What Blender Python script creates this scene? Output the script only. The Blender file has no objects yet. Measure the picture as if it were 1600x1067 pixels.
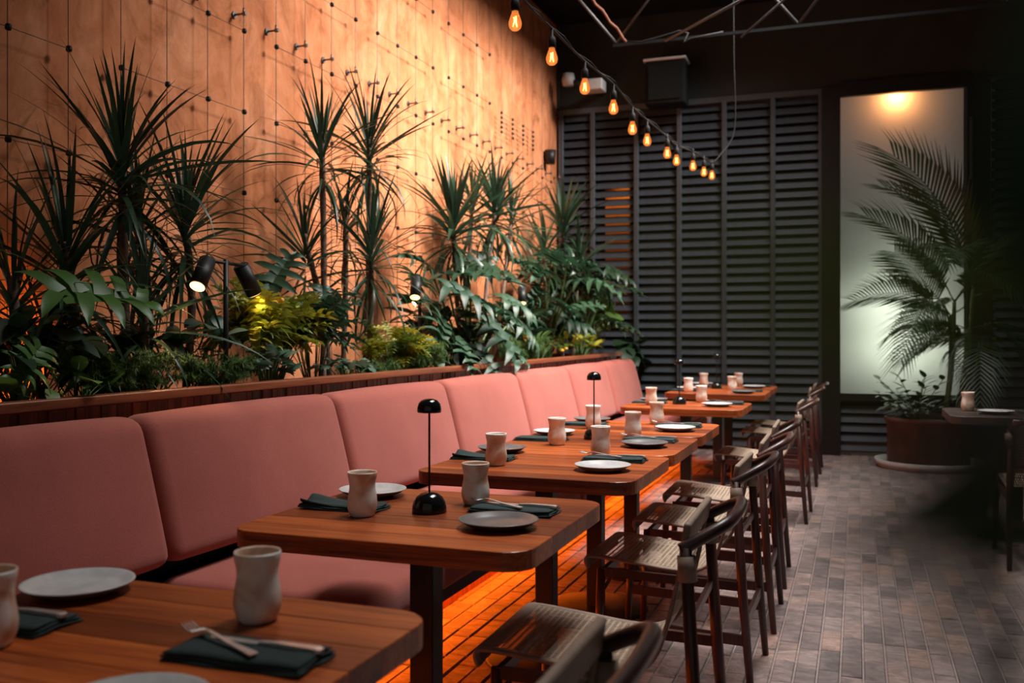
import bpy, bmesh, math, random
from mathutils import Vector, Matrix, Euler
random.seed(7)
PI = math.pi
scene = bpy.context.scene
COL = scene.collection

# ------------------------------------------------------------------ camera
F_PX, CAM_H = 1486.0, 1.25
YAW = math.atan(540 / F_PX)
cam_data = bpy.data.cameras.new('camera')
cam = bpy.data.objects.new('camera', cam_data)
COL.objects.link(cam)
cam.location = (0, 0, CAM_H)
cam.rotation_euler = (PI / 2, 0, YAW)
cam_data.sensor_width = 36
cam_data.lens = F_PX / 1600 * 36
cam_data.shift_y = -13.5 / 1600
cam_data.clip_start = 0.02
cam_data.dof.use_dof = True
cam_data.dof.focus_distance = 3.3
cam_data.dof.aperture_fstop = 3.2
scene.camera = cam

# ------------------------------------------------------------------ world, daylight, exposure
world = bpy.data.worlds.new('world')
scene.world = world
world.use_nodes = True
wb = world.node_tree.nodes['Background']
wb.inputs[0].default_value = (1.0, 0.93, 0.87, 1)
wb.inputs[1].default_value = 0.14
scene.view_settings.view_transform = 'Standard'
scene.view_settings.look = 'None'
scene.view_settings.gamma = 1
scene.view_settings.use_curve_mapping = False
scene.view_settings.exposure = 0.22

def light(name, kind, loc, energy, color, rot=(0, 0, 0), parent=None, **kw):
    d = bpy.data.lights.new(name, kind)
    d.energy = energy
    d.color = color
    for k, v in kw.items():
        setattr(d, k, v)
    o = bpy.data.objects.new(name, d)
    COL.objects.link(o)
    o.location = loc
    o.rotation_euler = rot
    if parent:
        o.parent = parent
    return o
# daylight of the roof light: the lamp lies in the glazing above the ceiling opening
light('roof_daylight', 'AREA', (0.95, 7.4, 5.6), 225, (1.0, 0.93, 0.87), rot=(0, 0.85, 0),
      shape='RECTANGLE', size=0.85, size_y=3.2, spread=1.3)
light('roof_daylight_soft', 'AREA', (-0.35, 5.8, 5.85), 160, (1.0, 0.97, 0.95),
      shape='RECTANGLE', size=1.3, size_y=5.4, spread=1.45)

# ------------------------------------------------------------------ pixel helpers (calibration of the room)
FW = (-math.sin(YAW), math.cos(YAW))
RT = (math.cos(YAW), math.sin(YAW))
def onx(px, py, x):
    a = (px - 800) / F_PX
    Z = x / (FW[0] + a * RT[0])
    return Vector((x, Z * (FW[1] + a * RT[1]), CAM_H + (520 - py) / F_PX * Z))
def ony(px, py, y):
    a = (px - 800) / F_PX
    Z = y / (FW[1] + a * RT[1])
    return Vector((Z * (FW[0] + a * RT[0]), y, CAM_H + (520 - py) / F_PX * Z))
def proj(p):
    Z = p[0] * FW[0] + p[1] * FW[1]
    X = p[0] * RT[0] + p[1] * RT[1]
    if Z < .05:
        return (-9999, -9999, Z)
    return (800 + F_PX * X / Z, 520 - F_PX * (p[2] - CAM_H) / Z, Z)

# ------------------------------------------------------------------ materials
def new_mat(name):
    m = bpy.data.materials.new(name)
    m.use_nodes = True
    nt = m.node_tree
    return m, nt, nt.nodes['Principled BSDF']
def node(nt, typ, **kw):
    n = nt.nodes.new(typ)
    for k, v in kw.items():
        setattr(n, k, v)
    return n
def ramp(nt, fac, stops):
    r = node(nt, 'ShaderNodeValToRGB')
    cr = r.color_ramp
    while len(cr.elements) < len(stops):
        cr.elements.new(0.5)
    for e, (p, c) in zip(cr.elements, stops):
        e.position = p
        e.color = (*c, 1)
    nt.links.new(fac, r.inputs[0])
    return r.outputs[0]
def coords(nt, kind='pos', scale=(1, 1, 1), rot=(0, 0, 0)):
    if kind == 'pos':
        src = node(nt, 'ShaderNodeNewGeometry').outputs['Position']
    else:
        src = node(nt, 'ShaderNodeTexCoord').outputs[kind]
    mp = node(nt, 'ShaderNodeMapping')
    mp.inputs['Scale'].default_value = scale
    mp.inputs['Rotation'].default_value = rot
    nt.links.new(src, mp.inputs['Vector'])
    return mp.outputs[0]
def noise(nt, vec, scale, detail=4, rough=.55, dist=0):
    n = node(nt, 'ShaderNodeTexNoise')
    n.inputs['Scale'].default_value = scale
    n.inputs['Detail'].default_value = detail
    n.inputs['Roughness'].default_value = rough
    n.inputs['Distortion'].default_value = dist
    nt.links.new(vec, n.inputs['Vector'])
    return n.outputs[0]
def bump(nt, bsdf, h, strength, dist=.01):
    b = node(nt, 'ShaderNodeBump')
    b.inputs['Strength'].default_value = strength
    b.inputs['Distance'].default_value = dist
    nt.links.new(h, b.inputs['Height'])
    nt.links.new(b.outputs[0], bsdf.inputs['Normal'])
def mixc(nt, fac, a, b, typ='MIX'):
    m = node(nt, 'ShaderNodeMix', data_type='RGBA', blend_type=typ)
    if isinstance(fac, float):
        m.inputs[0].default_value = fac
    else:
        nt.links.new(fac, m.inputs[0])
    for s, v in ((6, a), (7, b)):
        if isinstance(v, tuple):
            m.inputs[s].default_value = (*v, 1)
        else:
            nt.links.new(v, m.inputs[s])
    return m.outputs[2]
def plain(name, color, rough=.5, metal=0, var=.12, nscale=20, bmp=0, spec=.5):
    m, nt, b = new_mat(name)
    v = coords(nt, 'Object')
    n = noise(nt, v, nscale)
    lo = tuple(c * (1 - var) for c in color)
    hi = tuple(min(1, c * (1 + var)) for c in color)
    nt.links.new(ramp(nt, n, [(.3, lo), (.7, hi)]), b.inputs['Base Color'])
    b.inputs['Roughness'].default_value = rough
    b.inputs['Metallic'].default_value = metal
    b.inputs['Specular IOR Level'].default_value = spec
    if bmp:
        bump(nt, b, n, bmp, .004)
    return m
def emit(name, color, strength):
    m, nt, b = new_mat(name)
    b.inputs['Base Color'].default_value = (*color, 1)
    b.inputs['Emission Color'].default_value = (*color, 1)
    b.inputs['Emission Strength'].default_value = strength
    return m

def wood_mat(name, dark, mid, lite, axis, rough=.36, coat=.15):
    """grain runs along axis; every board gets its own tone"""
    m, nt, b = new_mat(name)
    sc = [38, 38, 38]
    sc[axis] = 1.5
    oi = node(nt, 'ShaderNodeObjectInfo')
    src = node(nt, 'ShaderNodeNewGeometry').outputs['Position']
    add = node(nt, 'ShaderNodeVectorMath', operation='ADD')
    comb = node(nt, 'ShaderNodeMath', operation='MULTIPLY')
    comb.inputs[1].default_value = 37.0
    nt.links.new(oi.outputs['Random'], comb.inputs[0])
    nt.links.new(src, add.inputs[0])
    nt.links.new(comb.outputs[0], add.inputs[1])
    mp = node(nt, 'ShaderNodeMapping')
    mp.inputs['Scale'].default_value = sc
    nt.links.new(add.outputs[0], mp.inputs['Vector'])
    n1 = noise(nt, mp.outputs[0], 1.0, 5, .6, .6)
    n2 = noise(nt, mp.outputs[0], 5.0, 3, .6)
    g = ramp(nt, n1, [(.34, dark), (.5, mid), (.68, lite)])
    g2 = mixc(nt, .35, g, ramp(nt, n2, [(.35, dark), (.7, lite)]))
    tone = ramp(nt, oi.outputs['Random'], [(0, (.48, .42, .38)), (.5, (.95, .93, .92)), (1, (1.4, 1.42, 1.4))])
    nt.links.new(mixc(nt, 1.0, g2, tone, 'MULTIPLY'), b.inputs['Base Color'])
    b.inputs['Roughness'].default_value = rough
    b.inputs['Coat Weight'].default_value = coat
    b.inputs['Coat Roughness'].default_value = .25
    bump(nt, b, n2, .12, .002)
    return m

M = {}
M['table'] = wood_mat('table_wood', (.13, .019, .005), (.42, .080, .013), (.62, .155, .030), 0, .36, .05)
M['shaded_table'] = wood_mat('shaded_table_wood', (.02, .012, .009), (.04, .022, .016), (.06, .034, .024), 0, .5, 0)  # table wood darkened so the shade across the aisle is in the colour
M['planter'] = wood_mat('planter_wood', (.12, .026, .010), (.32, .072, .022), (.46, .115, .036), 2, .45)
M['rail'] = wood_mat('rail_wood', (.12, .03, .012), (.24, .062, .022), (.34, .1, .035), 1, .42)
M['chair'] = wood_mat('chair_wood', (.03, .010, .008), (.055, .018, .014), (.09, .03, .022), 2, .38, .05)
M['black'] = plain('black_steel', (.012, .013, .013), .5, .3)
M['gloss'] = plain('gloss_black', (.008, .009, .009), .12, 0, .05)
M['ceil'] = plain('ceiling_black', (.009, .010, .010), .95, spec=.1)
M['truss'] = plain('grey_steel', (.05, .053, .056), .5, .5)
M['steel'] = plain('steel', (.75, .74, .73), .42, 1, .08, 60)
M['zinc'] = plain('brushed_steel_standoff', (.22, .19, .175), .45, .9)
M['wire'] = plain('wire_rope', (.16, .13, .12), .5, .6)
M['slat'] = plain('grey_slat_paint', (.030, .040, .052), .55, 0, .2, 6, .05)
M['stile'] = plain('grey_stile_paint', (.052, .066, .078), .55, 0, .15, 6)
M['upper'] = plain('dark_grey_green_plaster', (.016, .022, .020), .85, 0, .2, 3)
M['backing'] = plain('dark_backing', (.02, .022, .024), .9)
M['soil'] = plain('soil', (.02, .014, .01), .95, 0, .4, 40, .5)
M['leather'] = plain('tan_leather', (.25, .175, .125), .6, 0, .15, 30, .1)
M['napkin'] = plain('dark_green_linen', (.015, .036, .034), .85, 0, .2, 90, .15)
M['saucer'] = plain('saucer_ceramic', (.45, .44, .42), .6)
M['pot'] = plain('dark_terracotta', (.075, .034, .02), .7, 0, .3, 8)
M['cord'] = plain('cord_rubber', (.006, .006, .006), .7, spec=.2)
M['rust'] = plain('rust_orange_cord', (.12, .032, .012), .7)
M['glow_panel'] = plain('orange_glow_paint', (.75, .24, .04), .8)  # orange of the glow behind the slats, put into the panel colour
M['boxgrey'] = plain('pale_grey_plastic', (.42, .41, .41), .5)

# orange plaster
m, nt, b = new_mat('orange_plaster')
v = coords(nt, 'pos')
n1 = noise(nt, v, .9, 6, .62, .4)
vs = coords(nt, 'pos', (1, 1.7, .8))
n2 = noise(nt, vs, 2.2, 6, .65, .8)
n3 = noise(nt, v, 7, 6, .7, .5)
c1 = ramp(nt, n1, [(.32, (.42, .120, .040)), (.52, (.60, .205, .078)), (.70, (.74, .30, .14))])
c2 = ramp(nt, n2, [(.34, (.36, .100, .034)), (.52, (.60, .215, .085)), (.70, (.80, .40, .235))])
c3 = ramp(nt, n3, [(.35, (.44, .14, .055)), (.65, (.74, .32, .17))])
c = mixc(nt, .5, c1, c2)
c = mixc(nt, .3, c, c3)
n4 = noise(nt, coords(nt, 'pos', (1, 1.2, .8)), 2.4, 9, .7, 1.6)
c = mixc(nt, 1.0, c, ramp(nt, n4, [(.30, (.55, .48, .42)), (.48, (1, 1, 1)), (.68, (1.22, 1.28, 1.36))]), 'MULTIPLY')
nt.links.new(c, b.inputs['Base Color'])
b.inputs['Roughness'].default_value = .8
b.inputs['Specular IOR Level'].default_value = .2
bump(nt, b, n3, .15, .01)
M['plaster'] = m

# pink upholstery
m, nt, b = new_mat('pink_upholstery')
v = coords(nt, 'pos')
n1 = noise(nt, v, 2.5, 4, .6, .3)
n2 = noise(nt, v, 260, 2)
c = ramp(nt, n1, [(.35, (.31, .082, .062)), (.65, (.38, .108, .083))])
c = mixc(nt, .25, c, ramp(nt, n2, [(.35, (.24, .060, .045)), (.65, (.43, .138, .108))]))
nt.links.new(c, b.inputs['Base Color'])
b.inputs['Roughness'].default_value = .95
b.inputs['Specular IOR Level'].default_value = .15
b.inputs['Sheen Weight'].default_value = .15
b.inputs['Sheen Roughness'].default_value = .5
bump(nt, b, n2, .25, .002)
M['pink'] = m

# mug: cream glaze above, bare peach clay in drips below and on the sides
m, nt, b = new_mat('mug_glaze')
v = coords(nt, 'Object')
oi = node(nt, 'ShaderNodeObjectInfo')
ad = node(nt, 'ShaderNodeVectorMath', operation='ADD')
nt.links.new(v, ad.inputs[0]); nt.links.new(oi.outputs['Random'], ad.inputs[1])
n1 = noise(nt, ad.outputs[0], 13, 3, .5, .6)
c = ramp(nt, n1, [(.37, (.66, .40, .27)), (.47, (.80, .64, .52)), (.56, (.88, .83, .77))])
nt.links.new(c, b.inputs['Base Color'])
b.inputs['Roughness'].default_value = .42
M['mug'] = m

def plate_mat(name, top, bottom):
    m, nt, b = new_mat(name)
    v = coords(nt, 'Object')
    n1 = noise(nt, v, 22, 4, .6)
    g = node(nt, 'ShaderNodeNewGeometry')
    sx = node(nt, 'ShaderNodeSeparateXYZ')
    nt.links.new(g.outputs['True Normal'], sx.inputs[0])
    gt = node(nt, 'ShaderNodeMath', operation='GREATER_THAN')
    gt.inputs[1].default_value = .25
    nt.links.new(sx.outputs[2], gt.inputs[0])
    ct = ramp(nt, n1, [(.3, tuple(x * .8 for x in top)), (.7, tuple(min(1, x * 1.1) for x in top))])
    nt.links.new(mixc(nt, gt.outputs[0], bottom, ct), b.inputs['Base Color'])
    b.inputs['Roughness'].default_value = .30
    return m
M['plate_pale'] = plate_mat('plate_pale_glaze', (.62, .61, .60), (.20, .17, .14))
M['plate_dark'] = plate_mat('plate_grey_glaze', (.17, .16, .155), (.045, .038, .034))

# brick (tone from the brick's own colour attribute)
m, nt, b = new_mat('floor_brick')
at = node(nt, 'ShaderNodeAttribute', attribute_name='tone')
v = coords(nt, 'pos')
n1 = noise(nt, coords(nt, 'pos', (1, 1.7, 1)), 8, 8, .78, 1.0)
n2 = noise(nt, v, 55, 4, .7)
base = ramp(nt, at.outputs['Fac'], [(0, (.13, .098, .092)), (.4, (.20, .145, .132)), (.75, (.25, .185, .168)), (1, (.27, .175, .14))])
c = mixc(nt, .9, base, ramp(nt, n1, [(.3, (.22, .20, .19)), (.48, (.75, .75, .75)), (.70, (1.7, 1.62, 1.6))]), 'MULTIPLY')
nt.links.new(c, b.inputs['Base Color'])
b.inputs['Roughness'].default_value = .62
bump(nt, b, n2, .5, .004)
M['brick'] = m
M['mortar'] = plain('mortar', (.24, .19, .175), .9, 0, .2, 30)

# woven cord: open weave with real holes
m, nt, b = new_mat('woven_cord')
uv = node(nt, 'ShaderNodeTexCoord').outputs['UV']
br = node(nt, 'ShaderNodeTexBrick')
br.offset = .5
br.inputs['Scale'].default_value = 1
br.inputs['Mortar Size'].default_value = .0034
br.inputs['Mortar Smooth'].default_value = .1
br.inputs['Brick Width'].default_value = .0108
br.inputs['Row Height'].default_value = .0165
br.inputs['Color1'].default_value = (0, 0, 0, 1)
br.inputs['Color2'].default_value = (0, 0, 0, 1)
br.inputs['Mortar'].default_value = (1, 1, 1, 1)
nt.links.new(uv, br.inputs['Vector'])
n1 = noise(nt, coords(nt, 'UV'), 60, 3)
nt.links.new(ramp(nt, n1, [(.3, (.30, .225, .165)), (.7, (.44, .34, .25))]), b.inputs['Base Color'])
b.inputs['Roughness'].default_value = .9
b.inputs['Specular IOR Level'].default_value = .1
nt.links.new(br.outputs['Fac'], b.inputs['Alpha'])
M['weave'] = m

def leaf_mat(name, a, bcol, rough=.38, trans=.25):
    m, nt, b = new_mat(name)
    oi = node(nt, 'ShaderNodeObjectInfo')
    at = node(nt, 'ShaderNodeAttribute', attribute_name='tone')
    ad = node(nt, 'ShaderNodeMath', operation='ADD')
    nt.links.new(oi.outputs['Random'], ad.inputs[0])
    nt.links.new(at.outputs['Fac'], ad.inputs[1])
    fr = node(nt, 'ShaderNodeMath', operation='FRACT')
    nt.links.new(ad.outputs[0], fr.inputs[0])
    c = ramp(nt, fr.outputs[0], [(0, a), (1, bcol)])
    nt.links.new(c, b.inputs['Base Color'])
    b.inputs['Roughness'].default_value = rough
    tr = node(nt, 'ShaderNodeBsdfTranslucent')
    nt.links.new(c, tr.inputs[0])
    mx = node(nt, 'ShaderNodeMixShader')
    mx.inputs[0].default_value = trans
    nt.links.new(b.outputs[0], mx.inputs[1])
    nt.links.new(tr.outputs[0], mx.inputs[2])
    nt.links.new(mx.outputs[0], nt.nodes['Material Output'].inputs[0])
    return m
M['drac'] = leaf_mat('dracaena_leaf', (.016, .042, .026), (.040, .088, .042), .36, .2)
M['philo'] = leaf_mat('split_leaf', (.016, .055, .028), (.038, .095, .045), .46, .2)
M['philo_lit'] = leaf_mat('lit_split_leaf', (.07, .17, .035), (.10, .22, .05), .4, .35)  # brighter copy of the split leaf, with the light in its colour
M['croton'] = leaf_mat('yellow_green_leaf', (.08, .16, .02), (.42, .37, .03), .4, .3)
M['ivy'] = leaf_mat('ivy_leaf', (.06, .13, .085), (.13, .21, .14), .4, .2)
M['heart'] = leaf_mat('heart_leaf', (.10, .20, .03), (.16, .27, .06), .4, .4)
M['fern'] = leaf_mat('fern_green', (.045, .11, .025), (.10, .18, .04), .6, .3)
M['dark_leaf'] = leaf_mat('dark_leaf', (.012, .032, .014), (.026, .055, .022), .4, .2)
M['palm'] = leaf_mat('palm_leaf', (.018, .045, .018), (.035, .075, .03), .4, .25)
M['palm_lit'] = leaf_mat('lit_palm_leaf', (.12, .24, .03), (.14, .28, .04), .5, .5)  # brighter copy of the palm leaf; light on the near leaflets painted in
M['stalk'] = plain('green_stalk', (.07, .13, .03), .5)
M['cane'] = plain('dracaena_cane', (.17, .105, .075), .85, 0, .4, 60, .5)
M['bloom'] = plain('yellow_bloom', (.75, .42, .03), .6)

# lamp glass and filament
m, nt, b = new_mat('amber_glass')
tr = node(nt, 'ShaderNodeBsdfTransparent')
tr.inputs[0].default_value = (1, .62, .30, 1)
gl = node(nt, 'ShaderNodeBsdfGlossy')
gl.inputs['Roughness'].default_value = .05
em = node(nt, 'ShaderNodeEmission')
em.inputs[0].default_value = (1, .28, .06, 1)
em.inputs[1].default_value = 1.0
mx = node(nt, 'ShaderNodeMixShader'); mx.inputs[0].default_value = .08
mx2 = node(nt, 'ShaderNodeMixShader'); mx2.inputs[0].default_value = .55
nt.links.new(tr.outputs[0], mx.inputs[1]); nt.links.new(gl.outputs[0], mx.inputs[2])
nt.links.new(mx.outputs[0], mx2.inputs[1]); nt.links.new(em.outputs[0], mx2.inputs[2])
nt.links.new(mx2.outputs[0], nt.nodes['Material Output'].inputs[0])
M['bulb'] = m
M['filament'] = emit('filament', (1, .50, .16), 30)
M['led'] = emit('orange_led', (1, .22, .015), 6)
M['lens'] = emit('spot_lens', (1, .56, .22), 3.5)
# frosted glass: scatters the light behind it
m, nt, b = new_mat('frosted_glass')
tl = node(nt, 'ShaderNodeBsdfTranslucent'); tl.inputs[0].default_value = (.80, .84, .80, 1)
gl = node(nt, 'ShaderNodeBsdfGlossy'); gl.inputs['Roughness'].default_value = .35
mx = node(nt, 'ShaderNodeMixShader'); mx.inputs[0].default_value = .05
nt.links.new(tl.outputs[0], mx.inputs[1]); nt.links.new(gl.outputs[0], mx.inputs[2])
nt.links.new(mx.outputs[0], nt.nodes['Material Output'].inputs[0])
M['frosted'] = m

# ------------------------------------------------------------------ mesh helpers
class MB:
    def __init__(s):
        s.v = []; s.f = []; s.sm = []; s.t = []
    def add(s, vs, fs, smooth=False, tone=None):
        o = len(s.v)
        s.v += [tuple(v) for v in vs]
        s.f += [tuple(i + o for i in f) for f in fs]
        s.sm += [smooth] * len(fs)
        s.t += [tone if tone is not None else 0.0] * len(vs)
        return s
    def box(s, lo, hi, tone=None):
        x0, y0, z0 = lo; x1, y1, z1 = hi
        vs = [(x0,y0,z0),(x1,y0,z0),(x1,y1,z0),(x0,y1,z0),(x0,y0,z1),(x1,y0,z1),(x1,y1,z1),(x0,y1,z1)]
        return s.add(vs, [(3,2,1,0),(4,5,6,7),(0,1,5,4),(1,2,6,5),(2,3,7,6),(3,0,4,7)], False, tone)
    def bar(s, a, b, w, h):
        """rectangular bar from a to b: w across, h upward"""
        a = Vector(a); b = Vector(b)
        d = (b - a).normalized()
        up = Vector((0, 0, 1)) if abs(d.z) < .95 else Vector((1, 0, 0))
        side = d.cross(up).normalized(); up = side.cross(d).normalized()
        vs = []
        for p in (a, b):
            for i, j in ((-1,-1),(1,-1),(1,1),(-1,1)):
                vs.append(p + side * (w/2*i) + up * (h/2*j))
        return s.add(vs, [(0,1,2,3),(7,6,5,4),(0,4,5,1),(1,5,6,2),(2,6,7,3),(3,7,4,0)])
    def tube(s, pts, r, n=8, caps=True, smooth=True):
        pts = [Vector(p) for p in pts]
        rs = r if isinstance(r, (list, tuple)) else [r] * len(pts)
        vs = []; fs = []
        prev = None
        for i, p in enumerate(pts):
            d = (pts[min(i+1, len(pts)-1)] - pts[max(i-1, 0)]).normalized()
            if prev is None:
                up = Vector((0,0,1)) if abs(d.z) < .9 else Vector((1,0,0))
                u = d.cross(up).normalized()
            else:
                u = (prev - d * prev.dot(d)).normalized()
            prev = u
            w = d.cross(u)
            for k in range(n):
                a = 2*PI*k/n
                vs.append(p + (u*math.cos(a) + w*math.sin(a)) * rs[i])
        for i in range(len(pts)-1):
            for k in range(n):
                k2 = (k+1) % n
                fs.append((i*n+k, i*n+k2, (i+1)*n+k2, (i+1)*n+k))
        s.add(vs, fs, smooth)
        if caps:
            o = len(s.v) - len(vs)
            s.f.append(tuple(o+k for k in reversed(range(n)))); s.sm.append(False)
            s.f.append(tuple(o+(len(pts)-1)*n+k for k in range(n))); s.sm.append(False)
        return s
    def lathe(s, prof, n=24, c=(0,0,0), wob=None):
        vs = []; fs = []
        for j, (r, z) in enumerate(prof):
            for k in range(n):
                a = 2*PI*k/n
                rr = r * (wob(a, z) if wob else 1)
                vs.append((c[0]+rr*math.cos(a), c[1]+rr*math.sin(a), c[2]+z))
        for j in range(len(prof)-1):
            for k in range(n):
                k2 = (k+1) % n
                fs.append((j*n+k, j*n+k2, (j+1)*n+k2, (j+1)*n+k))
        return s.add(vs, fs, True)
    def mesh(s, name):
        me = bpy.data.meshes.new(name)
        me.from_pydata(s.v, [], s.f)
        me.polygons.foreach_set('use_smooth', s.sm)
        at = me.attributes.new('tone', 'FLOAT', 'POINT')
        at.data.foreach_set('value', s.t)
        me.update()
        return me
def link(name, data, mat=None, parent=None, loc=None, rot=None, label=None, cat=None, group=None, kind=None):
    o = bpy.data.objects.new(name, data)
    COL.objects.link(o)
    if data is not None and mat is not None:
        if not data.materials:
            data.materials.append(mat)
        elif data.materials[0] != mat:
            o.material_slots[0].link = 'OBJECT'
            o.material_slots[0].material = mat
    if parent is not None:
        o.parent = parent
    if loc is not None: o.location = loc
    if rot is not None: o.rotation_euler = rot
    if label: o['label'] = label
    if cat: o['category'] = cat
    if group: o['group'] = group
    if kind: o['kind'] = kind
    return o
def build(mb, name, mat, parent=None, bevel=0, seg=2, **kw):
    me = mb.mesh(name)
    if bevel:
        bm = bmesh.new(); bm.from_mesh(me)
        bmesh.ops.bevel(bm, geom=list(bm.edges), offset=bevel, segments=seg, affect='EDGES', profile=.6, clamp_overlap=True)
        bm.to_mesh(me); bm.free()
        if seg > 1:
            me.polygons.foreach_set('use_smooth', [True]*len(me.polygons))
    return link(name, me, mat, parent, **kw)
def empty(name, loc=(0,0,0), rot=None, **kw):
    o = link(name, None, None, None, loc, rot, **kw)
    o.empty_display_size = .05
    return o
def copy_tree(o, parent=None):
    c = o.copy(); COL.objects.link(c)
    if parent is not None: c.parent = parent
    for ch in list(o.children):
        copy_tree(ch, c)
    return c
def ordinal(n):
    return ['zeroth','first','second','third','fourth','fifth','sixth','seventh','eighth','ninth','tenth','eleventh'][n]

# ------------------------------------------------------------------ the room
WX = -3.2      # face of the orange wall
WY = 10.3      # face of the slatted wall
RX = 3.6       # right wall
build(MB().box((WX-.2, -3, 0), (WX, WY+.05, 4.75)), 'wall_left', M['plaster'], kind='structure')
build(MB().box((RX, -3, 0), (RX+.15, 12, 4.75)), 'wall_right', M['backing'], kind='structure')

# floor: mortar bed with brick pavers running away from the camera
floor = build(MB().box((WX-.2, -3, -.12), (RX+.15, 12, -.006)), 'floor', M['mortar'], kind='structure')
BW, BL, GAP = .080, .235, .006
def brick_mb(w, l, tone, x=0, y=0, z=0, b=.004):
    mb = MB()
    hw, hl = w/2, l/2
    vs = [(x-hw,y-hl,-.02),(x+hw,y-hl,-.02),(x+hw,y+hl,-.02),(x-hw,y+hl,-.02),
          (x-hw,y-hl,z-b),(x+hw,y-hl,z-b),(x+hw,y+hl,z-b),(x-hw,y+hl,z-b),
          (x-hw+b,y-hl+b,z),(x+hw-b,y-hl+b,z),(x+hw-b,y+hl-b,z),(x-hw+b,y+hl-b,z)]
    return vs, [(0,1,5,4),(1,2,6,5),(2,3,7,6),(3,0,4,7),(4,5,9,8),(5,6,10,9),(6,7,11,10),(7,4,8,11),(8,9,10,11)]
brick_meshes = []
for k in range(10):
    vs, fs = brick_mb(BW-GAP, BL-GAP, 0)
    brick_meshes.append(MB().add(vs, fs, False, k/9).mesh('brick'))
spots = []
rb = random.Random(3)
nx = int((2.6+2.3)/BW)
for i in range(nx):
    x = -2.3 + (i+.5)*BW
    off = rb.random()*BL
    y = .6 + off - BL
    while y < WY - BL/2:
        y += BL
        spots.append((x, y, rb.random()**.9, rb.uniform(-.0025, .0015)))
def brick_score(s):
    px, py, Z = proj((s[0], s[1], 0))
    if not (600 < px < 1600 and py < 1067): return 0
    hidden = -1.5 < s[0] < -.42 and s[1] < 3.2
    return (0 if hidden else 1) / Z
spots.sort(key=brick_score, reverse=True)
rest = MB()
for k, (x, y, t, dz) in enumerate(spots):
    if k < 290:
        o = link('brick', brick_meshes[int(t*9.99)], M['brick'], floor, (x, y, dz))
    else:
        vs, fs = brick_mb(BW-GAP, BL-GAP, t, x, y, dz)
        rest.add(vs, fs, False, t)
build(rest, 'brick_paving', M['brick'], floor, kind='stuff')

# ceiling: black, with a long opening under the roof light
ZC = 4.72
OX0, OX1, OY0, OY1 = -1.30, 1.40, 1.2, 9.4
cl = MB()
cl.box((WX-.2, -3, ZC), (OX0, 12, ZC+.12))
cl.box((OX1, -3, ZC), (RX+.15, 12, ZC+.12))
cl.box((OX0, -3, ZC), (OX1, OY0, ZC+.12))
cl.box((OX0, OY1, ZC), (OX1, 12, ZC+.12))
ceiling = build(cl, 'ceiling', M['ceil'], kind='structure')
sh = MB()
for lo, hi in (((OX0-.05,OY0,ZC+.12),(OX0,OY1,6.0)), ((OX1,OY0,ZC+.12),(OX1+.05,OY1,6.0)),
               ((OX0,OY0-.05,ZC+.12),(OX1,OY0,6.0)), ((OX0,OY1,ZC+.12),(OX1,OY1+.05,6.0)), ((OX0-.05,OY0-.05,6.0),(OX1+.05,OY1+.05,6.05))):
    sh.box(lo, hi)
build(sh, 'roof_light_shaft', M['ceil'], ceiling)

# slatted back wall
wall_back = build(MB().box((WX-.2, WY-.02, 3.74), (RX, WY+.14, 4.75)), 'wall_back', M['upper'], kind='structure')
stile_x = [-3.142, -2.776, -2.282, -1.811, -1.333, -.832, -.353]
SW = .05
for x in stile_x:
    build(MB().box((x-SW/2, WY-.045, 0), (x+SW/2, WY+.03, 3.72)), 'stile', M['stile'], wall_back, bevel=.004, seg=1)
build(MB().box((WX, WY-.04, 3.70), (-.33, WY+.03, 3.76)), 'top_rail', M['stile'], wall_back)
sl = MB()
h2, d2 = .037, .016
vs = [(-.5,-d2-.006,-h2),(.5,-d2-.006,-h2),(.5,d2-.006,h2),(-.5,d2-.006,h2),(-.5,-d2+.006,-h2-.003),(.5,-d2+.006,-h2-.003),(.5,d2+.006,h2-.003),(-.5,d2+.006,h2-.003)]
sl.add(vs, [(0,1,2,3),(7,6,5,4),(0,4,5,1),(1,5,6,2),(2,6,7,3),(3,7,4,0)])
slat_me = sl.mesh('slat')
PITCH = .0965
def slat_bay(x0, x1, z0, z1):
    n = int((z1 - z0) / PITCH)
    for k in range(n):
        o = link('slat', slat_me, M['slat'], wall_back, ((x0+x1)/2, WY, z0 + (k+.5)*PITCH))
        o.scale = (x1-x0, 1, 1)
for a, bx in zip(stile_x[:-1], stile_x[1:]):
    slat_bay(a+SW/2, bx-SW/2, .04, 3.71)
slat_bay(-.16, .42, .04, .56)
slat_bay(1.23, 2.1, .04, 3.71)
build(MB().box((2.1, WY-.045, 0), (RX, WY+.05, 3.75)), 'plain_panel', M['backing'], wall_back)
build(MB().box((.44, WY-.045, 0), (1.2, WY+.05, .60)), 'plain_panel', M['backing'], wall_back)
build(MB().box((.40, WY-.045, 0), (.45, WY+.03, .60)), 'stile', M['stile'], wall_back)

# frosted window
win = empty('window_1', (0, WY, 0), kind='structure')
fr = MB()
fr.box((-.345, -.06, .0), (-.165, .05, 3.76)); fr.box((1.005, -.06, .0), (1.215, .05, 3.76))
fr.box((-.165, -.06, 3.655), (1.005, .05, 3.80)); fr.box((-.165, -.06, .56), (1.005, .05, .635))
build(fr, 'window_frame', M['black'], win)
build(MB().box((.978, -.035, .60), (1.006, -.02, 3.70)), 'window_bead', M['stile'], win)
pane = build(MB().add([(-.17,0,.63),(1.01,0,.63),(1.01,0,3.66),(-.17,0,3.66)], [(0,1,2,3)]), 'pane', M['frosted'], win)
build(MB().box((1.03, -.085, 2.75), (1.05, -.06, 3.35)), 'pull_handle', M['stile'], win)

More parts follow.
